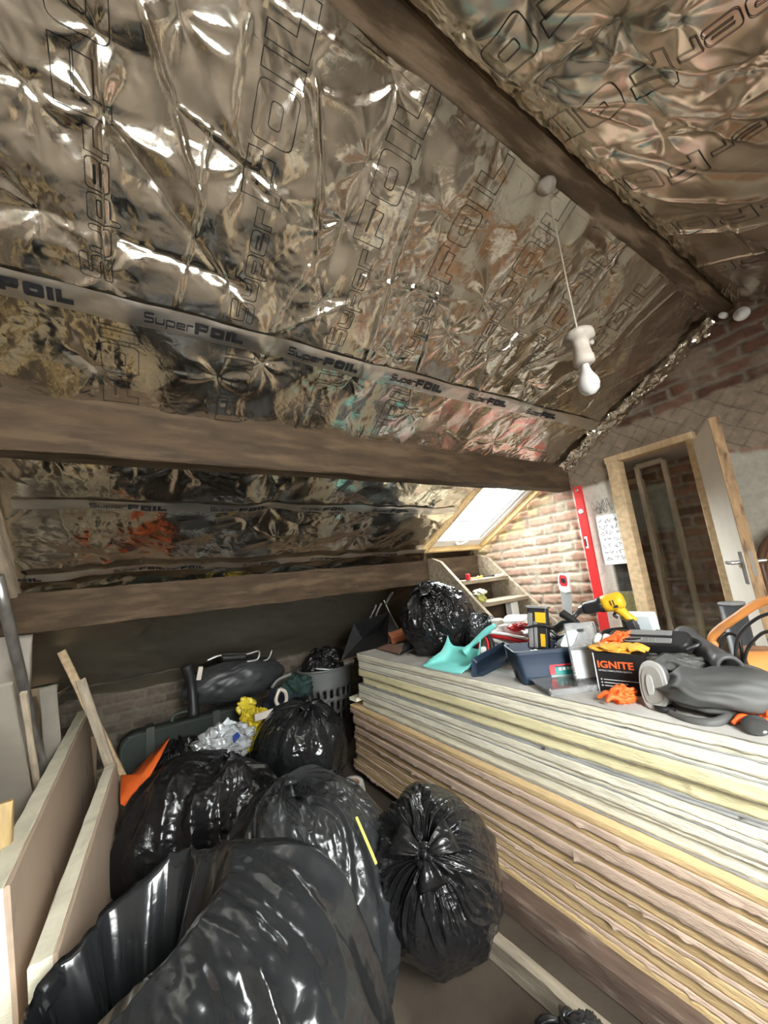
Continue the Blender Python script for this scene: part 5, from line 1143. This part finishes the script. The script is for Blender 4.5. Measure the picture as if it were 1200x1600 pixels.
# grey hose end
he = thing('vacuum_tube', 'thick dark grey vacuum tube end pointing at the camera, right of the power tool', 'tube')
a_, b_ = A(1072, 996, x=1.97), A(1141, 1043, x=1.70); d_ = (b_ - a_); bm = new(); M = frame(a_, (0, 0, 1), d_); L_ = d_.length
M_TUBE = mat('dark_grey_tube', (.075, .075, .078), .42, var=.12)
lathe(bm, [(.044, -.02), (.047, .0), (.047, .02), (.038, .026), (.037, L_-.05), (.040, L_-.04), (.040, L_), (.028, L_), (.028, L_-.12), (.026, L_-.12), (0, L_-.12)], 36, M); bm_obj('tube_body', bm, M_TUBE, he)
bm = new(); lathe(bm, [(0, L_-.115), (.0275, L_-.115), (0, L_-.11)], 24, M); bm_obj('tube_inside', bm, M_INK, he)
bm = new(); box(bm, (1.93, .62, T0+.04), (.15, .12, .08)); tag(bm_obj('foam_block', bm, M_BLK, smooth=False, bev=.012), 'dark block under the grey vacuum tube', 'block')
# brown site machine with orange tubular handle and cables
om_ = thing('floor_machine', 'dusty brown machine with orange tubular handle and tangled black cables, right edge', 'machine')
M_OH = mat('orange_tube_paint', (.62, .25, .07), .4, var=.10, dirt=((.45, .25, .14), 10, .6)); M_MB = mat('machine_brown', (.30, .15, .08), .6, var=.2, bump=.2, dirt=((.2, .15, .11), 8, .5))
loop_tube('handle', [A(1122, 1015, x=1.93), A(1112, 1000, x=1.93), A(1122, 985, x=1.93), A(1150, 965, x=1.92), A(1180, 945, x=1.91), A(1205, 938, x=1.90), A(1240, 945, x=1.89)], .015, M_OH, om_, n=14)
crush('machine_body', (1.94, .47, T0+.075), (.11, .14, .085), M_MB, om_, 91, 0, .12, T0, .05)
bm = new(); cyl(bm, (1.86, .52, T0+.10), (1.90, .36, T0+.12), .055, .05, 24); bm_obj('motor_drum', bm, M_OH, om_, bev=.004)
for k, pp in enumerate(([(1150, 1060), (1150, 1010), (1160, 985), (1185, 965), (1215, 955)], [(1160, 1050), (1168, 1015), (1190, 990), (1220, 985)], [(1125, 1030), (1128, 1000), (1140, 990), (1155, 1000), (1162, 1040)], [(1140, 1060), (1165, 1045), (1190, 1055), (1215, 1050)], [(1145, 1055), (1170, 1065), (1200, 1075)])):
    loop_tube('cable', [A(a, b, x=1.80 + .01*k) for a, b in pp], .0055, M_RUB, om_, n=8)
bm = new(); cyl(bm, (2.22, .63, 0), (2.22, .63, 1.225), .045, .045, 24, True); bmesh.ops.create_uvsphere
cp = thing('tall_bin', 'dark cylindrical bin with pale lid standing on the floor beside the open door', 'bin')
bm_obj('bin_body', bm, mat('bin_dark', (.04, .042, .045), .4), cp); bm = new(); lathe(bm, [(0, 1.225), (.047, 1.225), (.047, 1.235), (0, 1.238)], 24, Matrix.Translation((2.22, .63, 0))); bm_obj('bin_lid', bm, M_GRYP, cp)
cp.location = (0, 0, 0)

# things on the treads
bm = new(); box(bm, (2.19, 2.19, 1.44), (.035, .03, .05), rot=Matrix.Rotation(.3, 3, 'Z')); o = bm_obj('tape_measure', bm, M_RED, smooth=False, bev=.006); tag(o, 'small red tape measure on the upper tread', 'tape measure')
rr_ = random.Random(17)
nm = [('folding_rule', 'cream folding rule on the upper tread', 'rule'), ('scraper', 'cream handled scraper on the upper tread', 'scraper'), ('pencil', 'thin pencil lying on the upper tread', 'pencil'), ('chisel', 'dark chisel lying on the upper tread beside the pencil', 'chisel'), ('wood_chip', 'flat pale wood chip at the back of the upper tread', 'chip')]
for k, (n0, lab, cat_) in enumerate(nm):
    x_ = 2.25 + k*.075; y_ = 2.20 + rr_.uniform(0, .08); a = rr_.uniform(-1.2, 1.2); bm = new()
    box(bm, (x_, y_, 1.426), (.10, .014 + .008*(k % 2), .010), rot=Matrix.Rotation(a, 3, 'Z')); ball(bm, (x_ + .05*math.cos(a), y_ + .05*math.sin(a), 1.428), (.018, .011, .010), 12)
    tag(bm_obj(n0, bm, [M_CREAMP, M_PINE, M_DY, M_BLK, M_FOAM][k], bev=.002), lab, cat_)
crush('sponge', (2.165, 2.06, 1.275), (.04, .035, .03), mat('olive_sponge', (.42, .42, .12), .8, bump=.5), None, 31, 0, .2, 1.246); tag(bpy.data.objects['sponge'], 'olive green sponge on the lower tread', 'sponge')
crush('dust_cloth', (2.17, 2.07, 1.32), (.04, .04, .022), M_FOAM, None, 35, .4, .5, None, .4); tag(bpy.data.objects['dust_cloth'], 'cream dusty cloth heaped on the green sponge', 'cloth')
bm = new(); box(bm, (2.58, 2.13, 1.143), (.09, .06, .115)); tag(bm_obj('junction_box', bm, M_WHITEW, smooth=False, bev=.006), 'white box standing on the lowest tread under the right stringer', 'box')

# black dustpan and second pan with terracotta brush at the far end of the stack
bdp = thing('dustpan', 'big black dustpan with brown worn lip at the far end of the stack', 'dustpan')
V = dict(fl=A(532, 1034, x=1.50), fr=A(606, 1009, x=1.66), br=A(597, 983, x=1.86), bl=A(566, 998, x=1.76), tr=A(608, 956, x=1.84), tl=A(553, 974, x=1.72))
quad_sheet('pan_floor', [V['fl'], V['fr'], V['br'], V['bl']], .006, M_GRYP if False else mat('worn_black', (.035, .035, .036), .4, var=.3), bdp)
quad_sheet('pan_back', [V['bl'], V['br'], V['tr'], V['tl']], .005, M_BLK, bdp); quad_sheet('pan_side', [V['fl'], V['bl'], V['tl']], .005, M_BLK, bdp)
quad_sheet('pan_side', [V['fr'], A(622, 985, x=1.80), V['tr'], V['br']], .005, MATS['worn_black'], bdp)
loop_tube('worn_lip', [V['fl'], V['fl'].lerp(V['fr'], .5), V['fr']], .007, mat('brown_lip', (.22, .12, .09), .6), bdp)
loop_tube('handle', [A(585, 968, x=1.80), A(590, 955, x=1.84), A(596, 943, x=1.88)], .008, M_GRYP, bdp); loop_tube('handle', [A(577, 968, x=1.78), A(584, 955, x=1.82), A(588, 945, x=1.86)], .008, M_GRYP, bdp)
ro = thing('grey_rod', 'thin pale rod with grey grip standing behind the black dustpan', 'rod')
loop_tube('rod', [A(622, 982, x=1.88), A(610, 960, x=1.90), A(600, 938, x=1.92)], .005, M_WHITEW, ro); loop_tube('rod_grip', [A(603, 944, x=1.92), A(608, 934, x=1.92), A(613, 926, x=1.92)], .012, M_GRYP, ro)
br_ = thing('hand_brush', 'terracotta bristled brush block beside the black dustpan', 'brush')
c0, c1 = A(612, 1004, x=1.70), A(634, 982, x=1.80); M = frame((c0 + c1)/2, c1 - c0, (-.3, -.3, .9)); M_TC = mat('terracotta_bristle', (.36, .12, .05), .8, var=.2, vscale=60, stretch=(1, 8, 1), bump=.5)
bm = new(); box(bm, (0, 0, -.005), (.15, .075, .06), M=M); bm_obj('bristles', bm, M_TC, br_, smooth=False, bev=.005)
bm = new(); box(bm, (0, 0, .030), (.155, .06, .012), M=M); bm_obj('brush_back', bm, M_TC, br_, smooth=False, bev=.004)
p2 = thing('brush_tray', 'black folded tray wing with brown base in front of the terracotta brush', 'tray')
quad_sheet('tray_wing', [A(624, 1023, x=1.58), A(640, 985, x=1.70), A(655, 975, x=1.80), A(660, 1000, x=1.74), A(645, 1015, x=1.62)], .005, M_BLK, p2)
quad_sheet('tray_base', [A(590, 1014, x=1.62), A(623, 1022, x=1.56), A(630, 1010, x=1.63), A(606, 1006, x=1.68)], .008, MATS['brown_lip'], p2)
# ------------------------------------------------------------------ back of the room
def ext(p, q, z):
    """q extended along p->q until height z"""
    d = q - p; return p + d * ((z - p.z) / d.z)
M_BASK = mat('basket_grey', (.15, .155, .15), .5, var=.08); bk = thing('laundry_basket', 'tall grey plastic laundry basket with slotted sides behind the shiny round bag', 'basket')
n = 96; rows_ = 40; zz = np.linspace(.0, .70, rows_); ph = np.linspace(0, 2*PI, n, endpoint=False); PH, ZZ = np.meshgrid(ph, zz, indexing='ij')
rad = .19 + .075*(ZZ/.70); P = np.stack([1.585 + rad*1.05*np.cos(PH), 3.70 + rad*.85*np.sin(PH), ZZ + .003], -1)
i_, j_ = np.meshgrid(np.arange(n), np.arange(rows_-1), indexing='ij'); keep = ~(((i_ % 4) < 2) & (((j_ > 24) & (j_ < 29)) | ((j_ > 18) & (j_ < 23)) | ((j_ > 12) & (j_ < 17))))
o = link('basket_body', grid_mesh('basket_body', P, keep, closeu=True), M_BASK, bk); solid(o, .004)
loop_tube('rim', [(1.585 + .268*1.05*math.cos(a), 3.70 + .268*.85*math.sin(a), .70) for a in np.linspace(0, 2*PI, 25)], .012, M_BASK, bk)
bm = new(); lathe(bm, [(0, 0), (.188, 0), (.188, .008), (0, .008)], 40, Matrix.Translation((1.585, 3.70, 0)) @ Matrix.Diagonal((1.05, .85, 1, 1))); bm_obj('basket_base', bm, M_BASK, bk)
bag('black bag stuffed into the top of the grey laundry basket', (1.56, 3.70, .72), (.21, .18, .12), (-.3, -.2, .9), 51, M_BAG, pleat=.10, lump=.15, cr=.012, floor=None, nu=180, nv=120, ks=1.0)
bm = new(); box(bm, (1.50, 3.52, .715), (.20, .05, .006), rot=Matrix.Rotation(.25, 3, 'Y')); tag(bm_obj('paper_pad', bm, M_WHITEW, smooth=False), 'white paper pad wedged over the front rim of the basket', 'paper')
crush('white_rag', (1.78, 3.60, .71), (.06, .05, .025), M_WHITEW, None, 71, 0, .4, None, .4); tag(bpy.data.objects['white_rag'], 'small white rag on the right rim of the basket', 'rag')
rl = thing('tape_roll', 'white roll of tape lying on the bare floor by the stack foot', 'tape roll', tuple(A(552, 1228, z=.03)))
bm = new(); lathe(bm, [(.045, -.028), (.075, -.028), (.078, 0), (.075, .028), (.045, .028)], 36, Matrix.Rotation(.18, 4, 'X'), closed=True); bm_obj('roll', bm, mat('roll_white', (.62, .60, .58), .6, var=.05), rl)
bm = new(); lathe(bm, [(.040, -.027), (.0452, -.027), (.0452, .027), (.040, .027)], 36, Matrix.Rotation(.18, 4, 'X'), closed=True); bm_obj('roll_core', bm, mat('roll_core', (.35, .22, .13), .8), rl)

# dark green case with straps
M_CASE = mat('dark_green_fabric', (.022, .030, .026), .75, var=.2, bump=.3, bscale=90); M_STRAP = mat('strap_green', (.05, .06, .05), .7)
cs = thing('suitcase', 'dark green soft suitcase with straps standing against the eaves wall', 'suitcase')
M = frame((.33, 3.52, .31), (1, -.02, 0), (0, -1, .12)); bm = new(); prism(bm, rrect(.86, .58, .10, 8), .22, M @ Matrix.Translation((0, 0, -.11))); bm_obj('case_body', bm, M_CASE, cs, bev=.03, seg=4)
for x_ in (-.24, .20):
    bm = new(); prism(bm, rrect(.055, .60, .01), .235, M @ Matrix.Translation((x_, 0, -.1175))); bm_obj('strap', bm, M_STRAP, cs, smooth=False, bev=.003)
loop_tube('piping', [M @ Vector((p[0], p[1], .112)) for p in rrect(.82, .54, .09, 5)] + [M @ Vector((.41, .18, .112))], .006, M_STRAP, cs, n=6)
loop_tube('handle', [M @ Vector(p) for p in ((-.10, .285, .02), (-.08, .33, .02), (.04, .33, .02), (.06, .285, .02))], .011, M_STRAP, cs)
# wrapped folded pushchair lying over the case
wr = thing('wrapped_pushchair', 'folded pushchair wrapped in dark plastic with chrome handle, on top of the green suitcase', 'pushchair')
crush('plastic_wrap', (.72, 3.62, .775), (.41, .15, .17), mat('dark_wrap', (.035, .037, .04), .42, var=.3, bump=.2, bscale=14), wr, 81, 0, .07, None, .03, n=(160, 90))
loop_tube('chrome_handle', [A(322, 1033, y=3.55), A(345, 1024, y=3.55), A(385, 1022, y=3.55), A(404, 1018, y=3.55), A(402, 1030, y=3.55), A(385, 1034, y=3.55)], .010, M_STEEL, wr)
loop_tube('grip', [A(346, 1028, y=3.53), A(366, 1027, y=3.53), A(384, 1026, y=3.53)], .026, M_BLK, wr)
loop_tube('chrome_loop', [A(395, 1036, y=3.56), A(418, 1030, y=3.56), A(425, 1016, y=3.56)], .007, M_STEEL, wr)
loop_tube('leg', [A(292, 1040, y=3.5), A(300, 1075, y=3.5), A(303, 1120, y=3.48)], .035, M_BLK, wr, radii=[.05, .032, .045])
bm = new(); box(bm, A(312, 1052, y=3.46), (.035, .02, .10), rot=Matrix.Rotation(.2, 3, 'Y')); bm_obj('white_catch', bm, M_CREAMP, wr, smooth=False, bev=.006)
crush('cloth', (1.20, 3.50, .62), (.13, .10, .09), mat('green_cloth', (.02, .05, .045), .8), None, 83, 0, .35, None, .3); o = bpy.data.objects['cloth']; tag(o, 'dark green cloth bundle left of the grey basket', 'cloth')
crush('navy_cloth', (1.05, 3.45, .44), (.20, .14, .18), mat('navy_cloth', (.012, .016, .03), .8), None, 84, 0, .3, 0.0, .3); tag(bpy.data.objects['navy_cloth'], 'dark navy cloth heap between suitcase and basket', 'cloth')
bm = new(); box(bm, (1.10, 3.48, .14), (.5, .26, .27)); tag(bm_obj('storage_crate', bm, M_BLK, smooth=False, bev=.01), 'black crate on the floor under the cloth heaps', 'crate')
loop_tube('cream_loop', [A(437, 1076, y=3.2), A(446, 1082, y=3.2), A(447, 1096, y=3.2), A(438, 1104, y=3.2), A(431, 1094, y=3.2), A(437, 1076, y=3.2)], .014, M_CREAMP, None); tag(bpy.data.objects['cream_loop'], 'cream plastic loop handle beside the basket', 'handle loop')
loop_tube('basket_hoop', [A(424, 1075, y=3.35), A(435, 1062, y=3.35), A(455, 1053, y=3.35)], .012, M_GRYP, None); tag(bpy.data.objects['basket_hoop'], 'grey curved bar between green cloth and basket', 'bar')
# yellow bag, cream strip, clear bag, orange cloth
M_YEL = mat('yellow_plastic', (.62, .48, .02), .3, var=.15, bump=.25, bscale=25)
yb = thing('yellow_bag', 'crumpled yellow plastic bag behind the shiny round black bag', 'plastic bag')
for k, (px, py, s_) in enumerate(((386, 1103, .055), (400, 1128, .085), (395, 1150, .07), (384, 1120, .05))):
    crush('fold', A(px, py, y=3.22 - .02*k), (s_, s_*.5, s_*.9), M_YEL, yb, 90+k, .3*k, .5, None, .6)
tag(plank('cream_strip', A(398, 1122, y=3.08), A(447, 1106, y=3.12), .012, .05, M_CREAMP, seed=4, amp=.001), 'flat cream plastic strip across the yellow bag', 'strip')
cb = thing('clear_bag', 'transparent crackly plastic bag with a blue label on the far black bags', 'plastic bag')
M_CL2 = clear('crackly_clear', (.80, .83, .86), .22, .12, .30, (.75, .78, .82))
crush('film', A(343, 1170, y=2.78), (.17, .10, .11), M_CL2, cb, 99, .2, .3, None, .55, n=(110, 70))
crush('film', A(355, 1158, y=2.80), (.13, .05, .08), mat('white_film', (.62, .66, .70), .25, var=.05), cb, 98, .4, .5, None, .7, n=(110, 70))
c_ = A(368, 1152, y=2.70); bm = new(); box(bm, c_, (.05, .003, .035), rot=Matrix.Rotation(-.6, 3, 'Y')); bm_obj('blue_label', bm, mat('blue_label', (.01, .04, .22), .4), cb, smooth=False)
ob = thing('orange_cloth', 'orange fabric folded to a point between the leaning boards and the black bags', 'cloth'); M_OC = mat('orange_fabric', (.58, .10, .014), .5, var=.25, bump=.5, bscale=20)
bm = new(); T = [A(266, 1151, y=2.95), A(250, 1185, y=2.80), A(222, 1235, y=2.68), A(203, 1264, y=2.62), A(188, 1256, y=2.66), A(189, 1212, y=2.80), A(205, 1210, y=2.86), A(235, 1180, y=2.92)]
v = [bm.verts.new(p) for p in T]; cv = bm.verts.new(sum(T, Vector()) / len(T) + Vector((.0, -.05, .01)))
for i in range(len(v)): bm.faces.new((v[i], v[(i+1) % len(v)], cv))
for _ in range(3): bmesh.ops.subdivide_edges(bm, edges=bm.edges[:], cuts=1)
for w in bm.verts: w.co += Vector((0, -1, .3)) * .018 * float(gn(w.co.x*22, w.co.z*14, 5))
solid(bm_obj('fabric', bm, M_OC, ob), .004, 0)
tag(plank('yellow_strip', A(557, 1277, y=1.33), A(588, 1350, y=1.22), .009, .008, mat('yellow_strip', (.72, .62, .14), .45), seed=5, amp=.001), 'thin yellow plastic strip stuck between the middle bag and the round knotted bag', 'strip')

# ------------------------------------------------------------------ left side: leaning sheets and planks
M_PBF = mat('beige_plasterboard_face', (.52, .40, .30), .85, var=.08, vscale=3, dirt=((.34, .27, .21), 5, .62))
def leaning(label, n0, n1, h, lean, t, seed):
    g = thing('insulated_plasterboard', label, 'plasterboard'); n0, n1 = Vector(n0), Vector(n1); upv = Vector((-lean, 0, 1)).normalized(); L = (n1-n0).normalized(); nr_ = L.cross(upv); nr_ = nr_ if nr_.x > 0 else -nr_
    c0, c1 = n0 - upv*h/2, n1 - upv*h/2
    plank('foam_core', c0 - nr_*(t*.5), c1 - nr_*(t*.5), t*.74, h, M_FOAM, g, up=upv, amp=.003, seed=seed)
    plank('plaster_face', c0 - nr_*.006, c1 - nr_*.006, .013, h, M_PBF, g, up=upv, amp=.0015, seed=seed+1)
    return g
leaning('large beige faced plasterboard with thick cream foam edge leaning along the left side', (-.285, 1.60, .785), (-.285, 3.78, .775), .79, .10, .085, 3)
leaning('second smaller cream edged board leaning against the large beige one', (-.165, 1.50, .63), (-.085, 2.86, .63), .635, .08, .070, 7)
tag(plank('scratched_stick', A(133, 1160, y=3.0), A(124, 1195, y=2.9), .012, .01, M_GREYWOOD, seed=3), 'short dark splinter lying on the face of the large leaning board', 'splinter') if False else None
wp_ = thing('boxing_panel', 'white painted boxing panel with a cap board at the far left', 'panel')
plank('panel', (-.66, 2.66, 0), (-.66, 2.66, 1.545), .44, .04, mat('old_white_paint', (.38, .34, .29), .6, var=.08), wp_, up=(0, 1, 0), amp=.002, seed=41)
plank('cap_board', (-.90, 2.65, 1.57), (-.415, 2.65, 1.57), .07, .045, MATS['old_white_paint'], wp_, amp=.001, seed=42)
t_, b_ = A(-4, 900, y=2.2), A(70, 1215, y=2.75); bm = new(); tube(bm, [t_, (t_+b_)/2, ext(t_, b_, .0)], .021, n=20, smooth=3); tag(bm_obj('metal_pole', bm, mat('galvanised', (.34, .33, .31), .35, .8, var=.2, stretch=(4, 4, 1))), 'grey galvanised metal pole leaning at the far left in front of the white panel', 'pole')
def slat(name, label, a, b, w, t, m, seed, cat='board', up=(1, 0, 0)):
    a, b = Vector(a), Vector(b); return tag(plank(name, a, ext(a, b, .004 + t*.0) if b.z < a.z else b, w, t, m, up=up, seed=seed, amp=.002), label, cat)
M_WB = mat('white_melamine', (.34, .31, .26), .5, var=.06); M_YW = mat('yellow_plywood', (.48, .34, .15), .6, var=.2, stretch=(1, 6, 6))
slat('white_board', 'white board leaning upright at the left edge below the metal pole', (-.508, 2.2, 1.235), (-.492, 2.5, .80), .18, .022, M_WB, 51, up=(0, -1, .1))
slat('plank', 'dark narrow plank between the white board and the metal pole', (-.400, 2.30, 1.18), (-.385, 2.6, .70), .025, .022, M_GREYWOOD, 52, up=(0, -1, .1))
slat('plank', 'greyish plank behind the lower end of the metal pole', (-.415, 2.95, 1.10), (-.385, 3.1, .60), .075, .02, M_WB, 53, up=(0, -1, .1))
slat('plywood_board', 'yellowish plywood piece at the left edge beside the large leaning board', (-.42, 1.90, .90), (-.40, 1.84, .4), .16, .03, M_YW, 54, up=(0, -1, .1))
slat('plywood_board', 'pinkish board end nearest the left edge above the yellowish plywood', (-.46, 1.95, 1.02), (-.44, 1.9, .4), .10, .02, M_PBF, 55, up=(0, -1, .1))
tag(plank('floor_plank', (-.52, .95, .33), (-.36, 1.95, .33), .02, .65, M_YW, up=(-.1, 0, 1), seed=56), 'yellowish sheet leaning low at the bottom left corner', 'board')
# cartons and sticks behind the big leaning sheet
M_CARD = mat('cardboard_pale', (.40, .30, .21), .8, var=.1, bump=.1)
def carton(label, c, s, rot, flaps=True, seed=0):
    g = thing('cardboard_box', label, 'box'); M = at_m(c[0], c[1], c[2], rot); bm = new(); a, b, h = s[0]/2, s[1]/2, s[2]; t = .004
    for p, q in (((0, -b, h/2), (s[0], t, h)), ((0, b, h/2), (s[0], t, h)), ((-a, 0, h/2), (t, s[1], h)), ((a, 0, h/2), (t, s[1], h)), ((0, 0, t), (s[0], s[1], t))): box(bm, p, q, M=M)
    if not flaps: box(bm, (0, 0, h-t/2), (s[0], s[1], t), M=M)
    bm_obj('box_body', bm, M_CARD, g, smooth=False)
    if flaps:
        rr_ = random.Random(seed)
        for sx, sy in ((1, 0), (-1, 0), (0, 1), (0, -1)):
            bm = new(); L = .12; an = rr_.uniform(.3, 1.1); d = Vector((sx, sy, 0)); o_ = Vector((sx*a, sy*b, h)); e_ = o_ + d*L*math.cos(an) + Vector((0, 0, L*math.sin(an))); side = Vector((-sy, sx, 0)) * (b if sx else a)
            v = [bm.verts.new(M @ p) for p in (o_-side, o_+side, e_+side*.95, e_-side*.95)]; bm.faces.new(v); solid(bm_obj('flap', bm, M_CARD, g, smooth=False), .004, 0)
    return g
carton('closed pale cardboard box on the floor behind the large leaning board', (-.66, 3.60, .002), (.40, .36, .72), .1, False)
carton('open pale cardboard box with raised flaps stacked on the closed box', (-.62, 3.56, .726), (.26, .26, .17), -.15, True, 5)
carton('low cardboard box on the floor next to the closed box, nearest the case', (-.345, 3.78, .002), (.18, .24, .60), .2, False)
a_ = A(96, 1018, y=3.26); slat('batten', 'pale wooden batten leaning upright behind the cardboard boxes', a_, A(150, 1130, y=3.18), .045, .03, M_PALE, 61, 'batten', up=(0, -1, .1))
a_ = A(126, 1062, y=3.20); slat('batten', 'dark wooden batten leaning beside the pale one behind the large board', a_, A(143, 1112, y=3.16), .05, .035, M_GREYWOOD, 62, 'batten', up=(0, -1, .1))
# grey planks stacked low against the eaves wall
for k in range(5): tag(plank('stored_plank', (-.30, 4.02, .03 + k*.05), (.95, 4.03, .03 + k*.05), .10, .04, M_GREYWOOD, seed=70+k), ['lowest grey plank', 'second grey plank from the floor', 'middle grey plank', 'fourth grey plank from the floor', 'top grey plank'][k] + ' in the pile along the eaves wall', 'plank', group='grey planks piled along the eaves wall')
